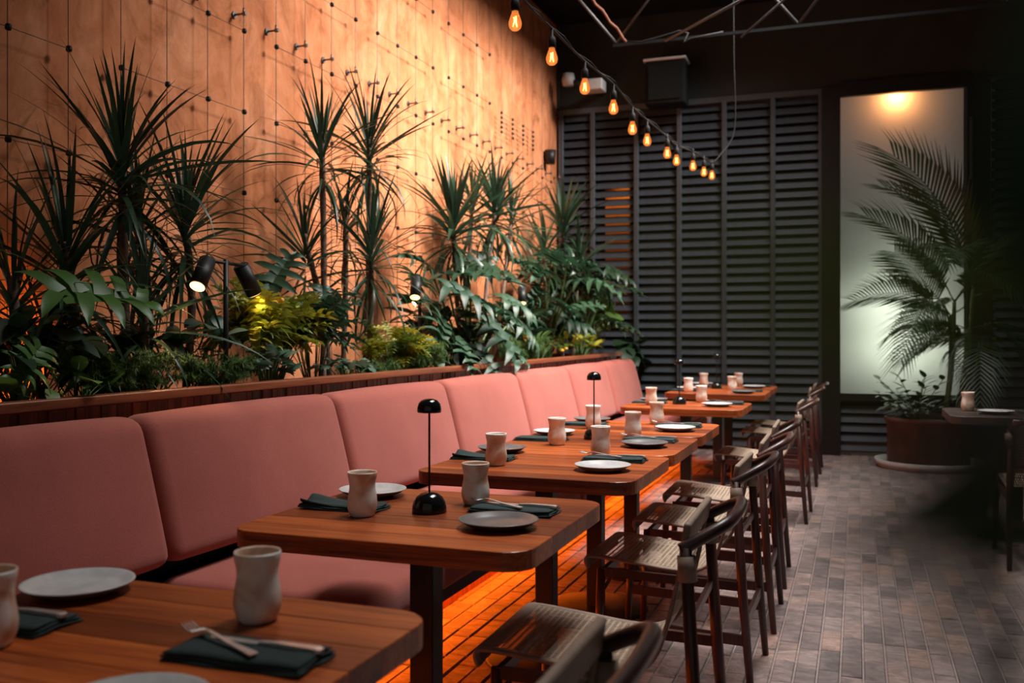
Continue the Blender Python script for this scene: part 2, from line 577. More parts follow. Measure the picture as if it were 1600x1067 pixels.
# the dark space behind louvres and window
back = MB()
back.box((WX-.2, 11.85, -.05), (RX+.15, 12, 4.75))
back.box((WX-.35, WY, 0), (WX-.2, 12, 4.75))
build(back, 'wall_beyond', M['backing'], kind='structure')
build(MB().box((-.36, WY+.16, 0), (-.30, 11.85, 4.6)), 'wall_partition', M['backing'], kind='structure')
build(MB().box((1.28, WY+.16, 0), (1.34, 11.85, 4.6)), 'wall_partition_far', M['backing'], kind='structure')
wp = build(MB().box((ony(946,400,11.2).x, 11.2, 1.45), (ony(984,400,11.2).x, 11.26, 3.05)), 'glow_screen', M['glow_panel'],  # added panel that shows the orange glow between the slats
      label='added orange screen carrying the glow glimpsed through the slatted wall', cat='screen')
light('screen_lamp', 'SPOT', (ony(965,400,10.8).x, 10.75, 3.3), 14, (1, .62, .25), rot=(.45, 0, 0), spot_size=1.2, spot_blend=.6, shadow_soft_size=.04)
build(MB().box((ony(962,400,11.2).x, 11.2, 0), (ony(968,400,11.2).x, 11.26, 1.45)), 'screen_foot', M['backing'], wp)

def downlight(name, loc, label, energy, color, size=.05):
    t = empty(name, loc, label=label, cat='lamp')
    build(MB().lathe([(.001,.12),(.045,.12),(.05,.115),(.05,0),(.044,0),(.044,.03),(.001,.03)], 20), 'housing', M['black'], t)
    build(MB().lathe([(.04,.012),(.001,.010)], 20), 'lens', M['lens'], t)
    light('lamp_light', 'POINT', (0,0,-.02), energy, color, parent=t, shadow_soft_size=size)
    return t
downlight('downlight', ony(1400, 148, WY+.10), 'warm downlight glowing behind the frosted window', 7, (1, .38, .12))
light('beyond_light', 'AREA', (.36, 10.72, 1.40), 10, (.93, .98, .80), rot=(-PI/2, 0, 0), shape='ELLIPSE', size=.5, size_y=.7)
light('beyond_fill', 'AREA', (.25, 11.7, 3.3), 1.6, (.92, .82, .84), rot=(-PI/2, 0, 0), shape='RECTANGLE', size=.9, size_y=.8)

# roof truss, speaker, projector
t = empty('roof_truss', (0, 8.0, 0), label='dark steel lattice truss under the black ceiling', cat='truss')
build(MB().box((-1.98, -.012, 3.71), (RX, .012, 3.735)), 'lower_chord', M['ceil'], t)
build(MB().box((-2.7, -.04, 4.66), (RX, .04, 4.72)), 'upper_chord', M['ceil'], t)
xs = [-2.70 + .75*k for k in range(8)]
for k, x in enumerate(xs):
    a, bb = ((x, 0, 3.74), (x+.75, 0, 4.68)) if k % 2 else ((x, 0, 4.68), (x+.75, 0, 3.74))
    build(MB().tube([a, bb], .012, 6), 'web_bar', M['truss'], t)
rod = build(MB().tube([ony(1040, 64, 7.7), ony(1185, -14, 6.6)], .011, 6), 'brace_rod', M['truss'], label='thin grey brace rod running up from the truss', cat='rod')
rod = build(MB().tube([ony(1158, 58, 7.9), ony(1232, -6, 7.2)], .009, 6), 'brace_rod', M['truss'], label='shorter grey brace rod beside the longer one on the truss', cat='rod')
pts = []
for k in range(17):
    u = k/16
    p = ony(920 + 60*u, -8 + 74*u, 7.95)
    pts.append((p.x, p.y - .6*(1-u), p.z + .012*math.sin(u*25)))
build(MB().tube(pts, .010, 6), 'hanging_cord', M['rust'], label='rusty orange cord drooping to the roof truss', cat='cord')
pts = [ony(x, y, 7.94) for x, y in ((975,64),(1000,66),(1030,58),(1050,52),(1062,48),(1075,52),(1068,66),(1080,60),(1130,50))]
build(MB().tube(pts, .008, 6), 'loose_cable', M['cord'], label='loose dark cable looped along the truss', cat='cable')

sp = empty('wall_speaker', (-1.91, 10.08, 3.66), label='black loudspeaker with lit top edge painted pale above the slats', cat='speaker')
build(MB().box((-.21,-.13,0),(.21,.14,.46)), 'cabinet', M['ceil'], sp, bevel=.02)
build(MB().box((-.225,-.15,.46),(.225,.14,.485)), 'lit_top_strip', M['boxgrey'], sp, bevel=.006)  # light on the cabinet's top edge, painted as a pale strip
build(MB().box((-.17,-.142,.05),(.17,-.131,.41)), 'grille', M['ceil'], sp)
build(MB().box((-.05,.14,.15),(.05,.21,.3)), 'bracket', M['black'], sp)
pj = empty('wall_floodlight', (-2.70, 9.98, 3.86), label='pale grey junction box with round fitting high in the corner', cat='fixture')
build(MB().box((-.09,-.1,0),(.13,.1,.12)), 'box', M['boxgrey'], pj, bevel=.012)
build(MB().tube([(-.09,0,.08),(-.22,0,.13)], .03, 10), 'arm', M['black'], pj)
build(MB().lathe([(.001,-.06),(.06,-.06),(.075,0),(.06,.07),(.001,.075)], 16, (-.27,0,.15)), 'round_head', M['boxgrey'], pj)
build(MB().box((-.03,.1,.02),(.05,.30,.09)), 'bracket', M['black'], pj)

sc = empty('wall_sconce', onx(864, 246, WX+.1), label='small black round wall lamp near the far corner', cat='lamp')
build(MB().tube([(-.10,0,0),(-.02,0,0)], .03, 12), 'mount', M['black'], sc)
build(MB().tube([(-.03,0,-.07),(-.03,0,.08)], [.05,.062], 16), 'shade', M['black'], sc)

# ------------------------------------------------------------------ wire trellis on the orange wall
tr = empty('wire_trellis', (WX, 0, 0), label='wire rope trellis with black knots stretched over the orange wall', cat='trellis')
Y0, DY = 2.832, .3057
WOFF = .064
vw = MB().tube([(0,0,.9),(0,0,4.7)], .0021, 5).mesh('wire')
knob_me = MB().lathe([(.001,-.013),(.010,-.012),(.013,-.006),(.013,.006),(.010,.012),(.001,.013)], 10).mesh('knot')
st_mb = MB().tube([(0,0,0),(.008,0,0)], .020, 12).tube([(.008,0,0),(WOFF+.012,0,0)], .0062, 8)
st_mb.tube([(WOFF-.006,0,0),(WOFF+.016,0,0)], .011, 10).tube([(WOFF,0,.0),(WOFF,0,.03)], .006, 8)
st_me = st_mb.mesh('standoff')
cw_cache = {}
def cross_wire(i0, i1, z):
    n = i1 - i0
    if n not in cw_cache:
        cw_cache[n] = MB().tube([(0,0,0),(0,n*DY,0)], .0019, 5).mesh('cross_wire')
    link('cross_wire', cw_cache[n], M['wire'], tr, (WOFF+.004, Y0+i0*DY, z))
    for i in range(i0, i1+1):
        link('knot', knob_me, M['black'], tr, (WOFF+.004, Y0+i*DY, z))
for i in range(-3, 25):
    link('wire', vw, M['wire'], tr, (WOFF, Y0+i*DY, 0))
    link('standoff', st_me, M['zinc'], tr, (0, Y0+i*DY, 2.985))
rows = [2.01, 2.45, 2.89, 3.33, 3.77]
for g0, g1 in ((-2,1),(2,5),(6,9),(10,13),(14,17)):
    for z in rows:
        cross_wire(g0, g1, z)
for z in (2.01, 2.45, 2.89):
    cross_wire(18, 21, z)
for k in range(5):
    cross_wire(18, 21, 3.13 + .045*k)
cross_wire(22, 24, 2.89)

# ------------------------------------------------------------------ planter and banquette
PX = -2.365
pl = empty('planter', (PX, 0, 0), label='long reddish wooden planter trough behind the pink banquette', cat='planter')
build(MB().box((-.03,.0,1.01),(.035,9.83,1.045)), 'cap_rail', M['rail'], pl, bevel=.006, seg=2)
build(MB().box((-.84,.0,0),(-.025,9.81,.93)), 'trough', M['black'], pl)
build(MB().box((-.86,.01,.93),(-.03,9.80,.965)), 'soil', M['soil'], pl)
build(MB().box((-.86,9.79,.5),(.02,9.83,1.03)), 'end_board', M['planter'], pl)
vsl = MB().box((-.022,-.0172,.45),(0,.0172,1.01)).mesh('slat')
ny = int(8.4/.0365)
rr = random.Random(5)
for k in range(ny):
    link('slat', vsl, M['planter'], pl, (rr.uniform(-.004,.003), 1.32+k*.0365, 0))

bq = empty('banquette', (-1.8, 0, 0), label='long salmon pink upholstered banquette bench under the planter', cat='bench')
BY0 = .105
def cushion(lx, ly, lz, bev, puff, shear=0, name='cushion'):
    """box with rounded edges and a soft bulge; shear leans it back"""
    bm = bmesh.new()
    bmesh.ops.create_cube(bm, size=1)
    bmesh.ops.scale(bm, vec=(lx, ly, lz), verts=bm.verts)
    bmesh.ops.bevel(bm, geom=list(bm.edges), offset=bev, segments=4, affect='EDGES', profile=.55)
    bmesh.ops.subdivide_edges(bm, edges=[e for e in bm.edges if e.calc_length() > .2], cuts=5, use_grid_fill=True)
    for v in bm.verts:
        u, w, q = v.co.x/lx*2, v.co.y/ly*2, v.co.z/lz*2
        k = max(0, 1-w*w) ** .5
        v.co.x += puff*u*k*max(0, 1-q*q)
        v.co.z += puff*.6*q*k*max(0, 1-u*u)
        v.co.x -= shear*(v.co.z + lz/2)
    me = bpy.data.meshes.new(name); bm.to_mesh(me); bm.free()
    me.polygons.foreach_set('use_smooth', [True]*len(me.polygons))
    return me
backc = cushion(.13, 1.192, .47, .05, .016, .26, 'back_cushion')
seatc = cushion(.76, 1.192, .13, .045, .008, 0, 'seat_cushion')
for k in range(8):
    y = BY0 + 1.2*k + .6
    link('back_cushion', backc, M['pink'], bq, (-2.120+1.8, y, .505+.235))
    link('seat_cushion', seatc, M['pink'], bq, (-1.765+1.8, y, .385))
yE = BY0 + 9.6
build(MB().box((-2.28+1.8, BY0, .0), (-2.20+1.8, yE, .80)), 'back_frame', M['black'], bq)
build(MB().box((-2.20+1.8, BY0, .27), (-1.42+1.8, yE, .32)), 'seat_frame', M['black'], bq)
build(MB().box((-2.20+1.8, BY0, 0), (-1.765+1.8, yE, .27)), 'plinth', M['planter'], bq)
led = build(MB().box((-1.764, BY0+.05, .168), (-1.748, yE-.05, .176)), 'led_strip', M['led'],
      label='orange LED strip glowing under the banquette seat', cat='light strip')
light('led_light', 'AREA', (.0, 0, 0), 1, (1, .145, .006), shape='RECTANGLE', size=.03, size_y=9.4)
lo = bpy.data.objects['led_light']; lo.location = (-1.744, BY0+4.8, .164); lo.rotation_euler = (0, -.35, 0); lo.data.energy = 50

# ------------------------------------------------------------------ tables
TX0, TX1, TL, TH, TT = -1.515, -.705, .73, .75, .046
def rounded_outline(x0, x1, y0, y1, r, n=6):
    pts = []
    for cx, cy, a0 in ((x1-r, y1-r, 0), (x0+r, y1-r, PI/2), (x0+r, y0+r, PI), (x1-r, y0+r, 1.5*PI)):
        for k in range(n+1):
            a = a0 + PI/2*k/n
            pts.append((cx+r*math.cos(a), cy+r*math.sin(a)))
    return pts
def clip_y(poly, y, keep_above):
    out = []
    for i in range(len(poly)):
        p, q = poly[i], poly[(i+1) % len(poly)]
        ip = (p[1] >= y) == keep_above; iq = (q[1] >= y) == keep_above
        if ip: out.append(p)
        if ip != iq:
            u = (y-p[1])/(q[1]-p[1])
            out.append((p[0]+u*(q[0]-p[0]), y))
    return out
def plank_mesh(poly, z0, z1, b=.0015):
    cx = sum(p[0] for p in poly)/len(poly); cy = sum(p[1] for p in poly)/len(poly)
    n = len(poly)
    def inset(p):
        d = Vector((cx-p[0], cy-p[1]))
        sx = b if d.x > 0 else -b; sy = b if d.y > 0 else -b
        return (p[0]+sx, p[1]+sy)
    vs = [(p[0],p[1],z0) for p in poly] + [(p[0],p[1],z1-b) for p in poly] + [(*inset(p), z1) for p in poly]
    fs = [tuple(reversed(range(n)))]
    for i in range(n):
        j = (i+1) % n
        fs.append((i, j, n+j, n+i)); fs.append((n+i, n+j, 2*n+j, 2*n+i))
    fs.append(tuple(2*n+i for i in range(n)))
    return MB().add(vs, fs)
NP = 7
def make_table():
    t = empty('dining_table', (0,0,0))
    out = rounded_outline((TX0-TX1)/2, (TX1-TX0)/2, -TL/2+.002, TL/2-.002, .075)
    for k in range(NP):
        ya = -TL/2 + k*TL/NP; yb = ya + TL/NP
        poly = clip_y(clip_y(out, ya+.0004, True), yb-.0004, False)
        build(plank_mesh(poly, TH-TT, TH), 'plank', M['table'], t)
    build(MB().box((-.035-.01,-.035,.012),(.035-.01,.035,TH-TT-.008)), 'post', M['black'], t, bevel=.003, seg=1)
    build(MB().box((-.28,-.04,TH-TT-.010),(.28,.04,TH-TT)).box((-.04,-.26,TH-TT-.010),(.04,.26,TH-TT)), 'top_bracket', M['black'], t)
    build(MB().lathe([(.001,.016),(.08,.016),(.225,.012),(.235,.008),(.235,0),(.001,0)], 36, (-.01,0,0)), 'base_disc', M['black'], t)
    return t
TC = [1.185, 2.39, 3.47, 4.20, 4.93, 6.62, 8.20, 8.93]     # centres, from the camera to the slatted wall
TXC = (TX0+TX1)/2
proto = make_table()
tables = []
for i, y in enumerate(TC):
    t = proto if i == 0 else copy_tree(proto)
    t.location = (TXC, y, 0)
    nth = ordinal(8-i)
    extra = {0:'standing alone by the nearest pink cushion', 1:'standing alone with one black lamp', 2:'joined to another table behind it',
             3:'between two joined tables, carrying a black lamp', 4:'last of the three joined tables', 5:'standing alone with a black lamp',
             6:'joined to the table at the slats', 7:'closest to the slats'}[i]
    t['label'] = f'plank-top table, {nth} from the slatted wall, {extra}'
    t['category'] = 'table'
    t['group'] = 'wooden tables along the banquette'
    tables.append(t)

# ------------------------------------------------------------------ chairs
def ribbon(prof, y0f, y1f, thick=0, uv=True, ny=2, name='sling'):
    """surface along a side profile (list of x,z), between y0f(s) and y1f(s); UV in metres"""
    P = [Vector((p[0], 0, p[1])) for p in prof]
    L = [0]
    for a, c in zip(P[:-1], P[1:]): L.append(L[-1] + (c-a).length)
    bm = bmesh.new(); uvl = bm.loops.layers.uv.new('UVMap')
    grid = []
    for p, l in zip(P, L):
        row = []
        u = l/L[-1]
        for j in range(ny+1):
            y = y0f(u) + (y1f(u)-y0f(u))*j/ny
            row.append((bm.verts.new((p.x, y, p.z)), (l, y)))
        grid.append(row)
    for i in range(len(grid)-1):
        for j in range(ny):
            q = [grid[i][j], grid[i+1][j], grid[i+1][j+1], grid[i][j+1]]
            f = bm.faces.new([x[0] for x in q])
            f.smooth = True
            for lp, x in zip(f.loops, q): lp[uvl].uv = (x[1][1], x[1][0])
    if thick:
        bm.normal_update()
        bmesh.ops.solidify(bm, geom=list(bm.faces), thickness=thick)
    me = bpy.data.meshes.new(name); bm.to_mesh(me); bm.free()
    return me
def smooth_path(pts, n=6):
    out = []
    P = [Vector(p) for p in pts]
    for i in range(len(P)-1):
        p0 = P[max(i-1,0)]; p1 = P[i]; p2 = P[i+1]; p3 = P[min(i+2,len(P)-1)]
        for k in range(n):
            t = k/n
            out.append(.5*((2*p1)+(-p0+p2)*t+(2*p0-5*p1+4*p2-p3)*t*t+(-p0+3*p1-3*p2+p3)*t**3))
    out.append(P[-1])
    return out
def make_chair():
    t = empty('dining_chair', (0,0,0))
    prof3 = smooth_path([(-.275,0,.385),(-.285,0,.415),(-.262,0,.437),(-.12,0,.427),(.04,0,.412),(.125,0,.418),(.178,0,.455),(.207,0,.53),(.232,0,.63),(.252,0,.735)], 4)
    prof = [(p.x, p.z) for p in prof3]
    hw = lambda u: .222 - .010*u
    e = .024
    link('woven_sling', ribbon(prof, lambda u: -hw(u)+e, lambda u: hw(u)-e, 0, ny=4, name='woven_sling'), M['weave'], t)
    for s in (-1, 1):
        f0 = (lambda u: -hw(u)) if s < 0 else (lambda u: hw(u)-e)
        f1 = (lambda u: -hw(u)+e) if s < 0 else (lambda u: hw(u))
        link('edge_band', ribbon(prof, f0, f1, .010, ny=1, name='edge_band'), M['leather'], t)
    front = [p for p in prof if p[0] < -.235 or p[1] < .40][:9]
    link('front_band', ribbon([(p[0]-.001, p[1]+.001) for p in prof[:10]], lambda u: -.2, lambda u: .2, .004, ny=2, name='front_band'), M['leather'], t)
    # top panel of the back, wrapped
    tp = MB().box((-.009,-.208,0),(.009,.208,.062))
    o = build(tp, 'top_panel', M['leather'], t, bevel=.007, seg=2, loc=(.255,0,.728)); o.rotation_euler = (0,.16,0)
    for s in (-1, 1):
        y = s*.232
        build(MB().tube([(-.235,y,0),(-.215,y,.395)], [.0125,.0165], 8), 'leg', M['chair'], t)
        build(MB().tube([(.315,y,0),(.285,y*.985,.36),(.262,y*.955,.735)], [.0125,.017,.015], 8), 'leg', M['chair'], t)
        build(MB().bar((-.215,y,.385),(.285,y*.985,.375), .018, .030), 'seat_rail', M['chair'], t)
        build(MB().bar((-.226,y,.205),(.300,y*.99,.190), .014, .036), 'stretcher', M['chair'], t)
        build(MB().tube([(.268,y*.965,.655),(.264,y*.96,.715)], [.0235,.0225], 10), 'leather_wrap', M['leather'], t)
        build(MB().bar((-.222,y*.93,.30),(-.17,y*.93,.385), .010, .012), 'corner_brace', M['chair'], t)
    build(MB().bar((-.218,-.225,.372),(-.218,.225,.372), .018, .030), 'front_rail', M['chair'], t)
    build(MB().bar((.293,-.225,.245),(.293,.225,.245), .014, .036), 'rear_stretcher', M['chair'], t)
    build(MB().bar((.270,-.222,.545),(.270,.222,.545), .012, .020), 'back_bar', M['chair'], t)
    bow = smooth_path([(.250,-.222,.728),(.30,-.205,.757),(.352,-.165,.786),(.366,-.08,.792),(.366,.08,.792),(.352,.165,.786),(.30,.205,.757),(.250,.222,.728)], 5)
    build(MB().tube(bow, .0155, 10), 'bow_rail', M['chair'], t)
    return t
chair = make_chair()
for i, y in enumerate(TC):
    t = chair if i == 0 else copy_tree(chair)
    dx, dr = [(0,0),(0,.02),(.0,-.015),(.01,.01),(0,.02),(.03,-.02),(.02,.03),(.03,0)][i]
    t.location = (-.655+dx, y + .115, 0)
    t.rotation_euler = (0, 0, dr)
    t['label'] = f'woven cord chair at the {ordinal(8-i)} banquette table from the slatted wall'
    t['category'] = 'chair'
    t['group'] = 'woven chairs along the aisle'

# ------------------------------------------------------------------ tableware
def make_mug():
    prof = [(.001,0),(.030,0),(.0345,.004),(.0405,.022),(.0415,.038),(.039,.056),(.0355,.074),(.0355,.088),(.0375,.100),(.0395,.108),(.0405,.118),(.0395,.121),
            (.0375,.118),(.035,.102),(.0325,.085),(.033,.07),(.037,.05),(.037,.03),(.03,.010),(.001,.009)]
    def wob(a, z):
        d = math.exp(-((math.cos(a-.2)-1)/.10)**2) if math.cos(a-.2) > 0 else 0
        return 1 - .10*d*math.exp(-((z-.03)/.018)**2)
    return MB().lathe(prof, 36, (0,0,0), wob).mesh('ceramic_mug')
mug_me = make_mug()
def make_plate():
    return MB().lathe([(.001,.002),(.06,.0),(.066,.003),(.085,.010),(.100,.0195),(.1035,.0215),(.1025,.0235),(.098,.0225),(.084,.0135),(.07,.0095),(.001,.0085)], 40).mesh('plate')
plate_me = {'pale': make_plate(), 'dark': make_plate()}
def make_lamp():
    t = empty('table_lamp', (0,0,0))
    build(MB().lathe([(.001,0),(.047,0),(.0485,.003),(.0475,.016),(.044,.030),(.036,.043),(.024,.052),(.010,.0565),(.001,.057)], 32), 'base', M['gloss'], t)
    build(MB().tube([(0,0,.055),(0,0,.29)], .0032, 8), 'rod', M['black'], t)
    build(MB().lathe([(.001,.282),(.030,.280),(.0325,.278),(.034,.281),(.0335,.292),(.030,.303),(.022,.312),(.010,.3165),(.001,.317)], 32), 'shade', M['gloss'], t)
    return t
def make_napkin(bunch, seed):
    """folded linen: stacked soft folds, wavy edges"""
    r = random.Random(seed)
    mb = MB()
    L, W = .245, .110
    nx_, ny_ = 20, 8
    for lay in range(3):
        z0 = .001 + lay*.0052
        vs = []; fs = []
        ph = r.random()*6
        ins = .003*lay
        def pt(i, j, top):
            u = i/nx_; w = j/ny_
            x = (u-.5)*(L-ins*2) + .002*math.sin(w*9+ph); y = (w-.5)*(W-ins*2) + .0022*math.sin(u*11+ph)
            rim = min(1, min(w, 1-w)*7, min(u, 1-u)*14)
            z = z0 + (.0022 + .0030*rim if top else 0)
            if bunch and u < .45:
                z += bunch*(.45-u)*.045*(.5+.5*math.sin(w*8+ph))*(1 if lay == 2 else .35)*(1 if top else .7)
            elif u > .8:
                z += .004*(u-.8)*5*(.5+.5*math.sin(w*5+ph))
            return (x, y, z)
        for top in (0, 1):
            for i in range(nx_+1):
                for j in range(ny_+1): vs.append(pt(i, j, top))
        S = (nx_+1)*(ny_+1)
        for i in range(nx_):
            for j in range(ny_):
                a = i*(ny_+1)+j; c = a+ny_+1
                fs.append((S+a, S+c, S+c+1, S+a+1)); fs.append((a, a+1, c+1, c))
        for i in range(nx_):
            for j in (0, ny_):
                a = i*(ny_+1)+j; c = a+ny_+1
                fs.append((a, c, S+c, S+a) if j == 0 else (a, S+a, S+c, c))
        for j in range(ny_):
            for i in (0, nx_):
                a = i*(ny_+1)+j
                fs.append((a, S+a, S+a+1, a+1) if i == 0 else (a, a+1, S+a+1, S+a))
        mb.add(vs, fs, True)
    return mb.mesh('napkin')
nap_flat = [make_napkin(0, s) for s in (1, 2, 3)]
nap_bunch = [make_napkin(1, s) for s in (4, 5, 6)]
def make_fork():
    mb = MB()
    def sect(pts, th):
        vs = []; fs = []
        for x, w, z in pts:
            for s, q in ((-1,0),(1,0),(1,1),(-1,1)): vs.append((x, s*w/2, z+q*th))
        n = len(pts)
        for i in range(n-1):
            for k in range(4):
                a = i*4+k; bb = i*4+(k+1)%4
                fs.append((a, bb, bb+4, a+4))
        fs.append((3,2,1,0)); fs.append(tuple(4*(n-1)+k for k in range(4)))
        mb.add(vs, fs, False)
    sect([(.10,.010,0),(.095,.016,0),(.03,.009,.002),(-.03,.006,.007),(-.045,.010,.006),(-.055,.022,.003),(-.062,.024,.001)], .0022)
    for k in range(4):
        y = (k-1.5)*.0064
        vs0 = len(mb.v)
        pts = [(-.060,y,.001),(-.08,y,-.0015),(-.098,y*.95,.004),(-.104,y*.92,.007)]
        mb.tube([(a,bq_,c+.001) for a,bq_,c in pts], [.0018,.0018,.0015,.0006], 5)
    return mb.mesh('fork')
def make_knife():
    mb = MB()
    def loft(pts):
        vs = []; fs = []
        for x, y0, y1, th in pts:
            vs += [(x,y0,0),(x,y1,0),(x,y1,th),(x,y0,th)]
        n = len(pts)
        for i in range(n-1):
            for k in range(4):
                a = i*4+k; bb = i*4+(k+1)%4
                fs.append((a,bb,bb+4,a+4))
        fs.append((3,2,1,0)); fs.append(tuple(4*(n-1)+k for k in range(4)))
        mb.add(vs, fs)
    loft([(-.10,-.001,.001,.0008),(-.092,-.006,.006,.0012),(-.06,-.009,.007,.0014),(-.005,-.008,.006,.0018)])
    loft([(-.005,-.005,.005,.004),(.03,-.006,.006,.0065),(.07,-.0075,.0075,.0065),(.10,-.009,.009,.0065),(.108,-.006,.006,.005)])
    return mb.mesh('knife')
fork_me, knife_me = make_fork(), make_knife()
def setting(i, side, mug, nap, plate, dark, bunch=False, cutlery=True, nrot=0.):
    where = 'bench side' if side == 'b' else 'chair side'
    at = f'on the {where} of the {ordinal(8-i)} table from slatted wall'
    k = i*2 + (side == 'b')
    r = random.Random(100+k)
    if mug:
        link('ceramic_mug', mug_me, M['mug'], None, (*mug, TH), (0,0,r.random()*6.3), label=f'cream waisted mug {at}', cat='mug', group='ceramic mugs on the tables')
    if plate:
        kind = 'dark' if dark else 'pale'
        link('plate', plate_me[kind], M['plate_'+kind], None, (*plate, TH), (0,0,r.random()*6.3), label=f'{"dark grey" if dark else "pale white"} side plate {at}', cat='plate', group='side plates on the tables')
    if nap:
        me = (nap_bunch if bunch else nap_flat)[k % 3]
        rz = nrot + r.uniform(-.04,.04)
        link('napkin', me, M['napkin'], None, (*nap, TH), (0,0,rz), label=f'folded green napkin {at}', cat='napkin', group='green napkins on the tables')
        if cutlery:
            c, s = math.cos(rz), math.sin(rz)
            def put(name, mesh, lx, ly, lz, ar, ay=0):
                link(name, mesh, M['steel'], None, (nap[0]+lx*c-ly*s, nap[1]+lx*s+ly*c, TH+lz), (0, ay, rz+ar),
                     label=f'steel {name} on napkin {at}', cat=name, group=f'{name}s on the napkins')
            put('fork', fork_me, -.055, .004, .0205, -.42)
            put('knife', knife_me, .012, .020, .0172, -.05)
# chair side / bench side, measured
setting(0, 'c', (-.982,1.405), (-.88,1.235), (-.885,.990), False)
setting(0, 'b', (-1.305,1.145), (-1.385,1.24), (-1.41,1.435), False)
setting(1, 'c', (-1.049,2.575), (-.90,2.495), (-.867,2.285), True)
setting(1, 'b', (-1.273,2.305), (-1.375,2.385), (-1.40,2.60), False, bunch=True, cutlery=False)
setting(2, 'c', (-.984,3.765), (-.893,3.63), (-.872,3.365), False)
setting(2, 'b', (-1.283,3.355), (-1.39,3.50), (-1.405,3.74), True, bunch=True, cutlery=False)
setting(3, 'c', (-1.016,4.50), (-.90,4.345), (-.879,4.122), True)
setting(3, 'b', (-1.262,4.06), (-1.385,4.21), (-1.40,4.46), False, cutlery=False)
setting(4, 'c', (-1.036,5.175), (-.895,5.055), (-.875,4.845), False)
setting(4, 'b', (-1.30,4.82), (-1.39,4.97), (-1.40,5.17), True, cutlery=False)
setting(5, 'c', (-1.056,6.90), (-.868,6.79), (-.899,6.56), False)
setting(5, 'b', (-1.35,6.55), (-1.39,6.69), (-1.40,6.88), True, cutlery=False)
setting(6, 'c', (-1.03,8.46), (-.88,8.32), (-.89,8.05), True, cutlery=False)
setting(6, 'b', (-1.343,8.06), (-1.39,8.20), (-1.40,8.42), False, cutlery=False)
setting(7, 'c', (-1.06,9.20), (-.88,9.11), (-.884,8.86), False, cutlery=False)
setting(7, 'b', (-1.36,9.02), (-1.39,8.86), (-1.40,9.17), False, cutlery=False)
lamp0 = make_lamp()
for k, (i, x, y) in enumerate(((1,-1.123,2.415), (3,-1.166,4.338), (5,-1.173,6.66), (7,-1.188,8.64))):
    t = lamp0 if k == 0 else copy_tree(lamp0)
    t.location = (x, y, TH)
    t['label'] = f'black domed lamp on thin rod, on the {ordinal(8-i)} table from slatted wall'
    t['category'] = 'lamp'; t['group'] = 'black table lamps'

# ------------------------------------------------------------------ string lights
bpos = [(-1.32,3.67,2.54),(-1.33,4.2,2.54),(-1.32,4.73,2.53),(-1.29,5.22,2.53),(-1.29,5.7,2.51),(-1.3,6.18,2.53),(-1.26,6.67,2.53),(-1.27,7.09,2.55),(-1.22,7.54,2.58),(-1.2,7.97,2.6),(-1.18,8.29,2.62)]
stl = empty('string_lights', (-1.3, 6, 2.6), label='string of amber filament bulbs on a black cable over the tables', cat='string lights')
O = Vector((-1.3, 6, 2.6))
cab = [Vector((-1.36, .5, 3.10)), Vector((-1.35,2.2,2.83))]
for x, y, z in bpos:
    cab.append(Vector((x, y, z + (.118 if y < 6.5 else .10))))
cab += [Vector((-1.13,8.42,2.80)), Vector((-1.02,8.55,3.05)), Vector((-1.02,8.5,3.7)), Vector((-1.02,8.45,4.70))]
cab = smooth_path(cab, 6)
build(MB().tube([p-O for p in cab], .006, 6), 'cable', M['cord'], stl)
build(MB().tube([p-O+Vector((.009*math.sin(i*1.3), 0, .012+.007*math.cos(i*1.3))) for i, p in enumerate(cab[:-24])], .003, 5), 'twisted_lead', M['cord'], stl)
sock_me = MB().lathe([(.001,.125),(.006,.12),(.007,.085),(.016,.075),(.0185,.06),(.0185,.032),(.015,.028),(.001,.028)], 14).mesh('socket')
glass_me = MB().lathe([(.013,.032),(.014,.022),(.020,.006),(.0265,-.014),(.0275,-.026),(.024,-.040),(.014,-.050),(.001,-.053)], 18).mesh('bulb')
fil_mb = MB()
fil_mb.tube([(.009*math.cos(k*1.7),.009*math.sin(k*1.7), .006 if k % 2 else -.034) for k in range(10)], .0016, 4)
fil_me = fil_mb.mesh('filament')
for x, y, z in bpos:
    s = link('socket', sock_me, M['cord'], stl, Vector((x,y,z))-O)
    link('bulb', glass_me, M['bulb'], s)
    link('filament', fil_me, M['filament'], s)
    light('bulb_light', 'POINT', (0,0,-.015), .45, (1,.42,.12), parent=s, shadow_soft_size=.02)

# ------------------------------------------------------------------ plants
def leaf_blade(L, W, droop, segs=7, fold=.25, twist=0, tone=0):
    """strap leaf along +x, V-folded, drooping"""
    vs = []; fs = []
    x = z = 0
    for i in range(segs+1):
        u = i/segs
        ang = -droop*u**1.4
        if i:
            x += L/segs*math.cos(ang); z += L/segs*math.sin(ang)
        w = W*(.55+.75*u if u < .3 else (1-((u-.3)/.7)**1.8)*.775+.0)
        w = max(w, .0006)
        tw = twist*u
        for s in (-1, 0, 1):
            vs.append((x - (abs(s)*w*fold*.5)*math.sin(ang), s*w/2*math.cos(tw), z + abs(s)*w*fold*.5*math.cos(ang) + s*w/2*math.sin(tw)))
    for i in range(segs):
        a = i*3
        fs += [(a,a+3,a+4,a+1),(a+1,a+4,a+5,a+2)]
    return MB().add(vs, fs, True, tone).mesh('leaf')
STRAP = [leaf_blade(1, .053, d, twist=tw) for d, tw in ((.15,.2),(.4,-.5),(.7,.5),(1.05,-.4),(1.5,.5),(2.0,.2))]
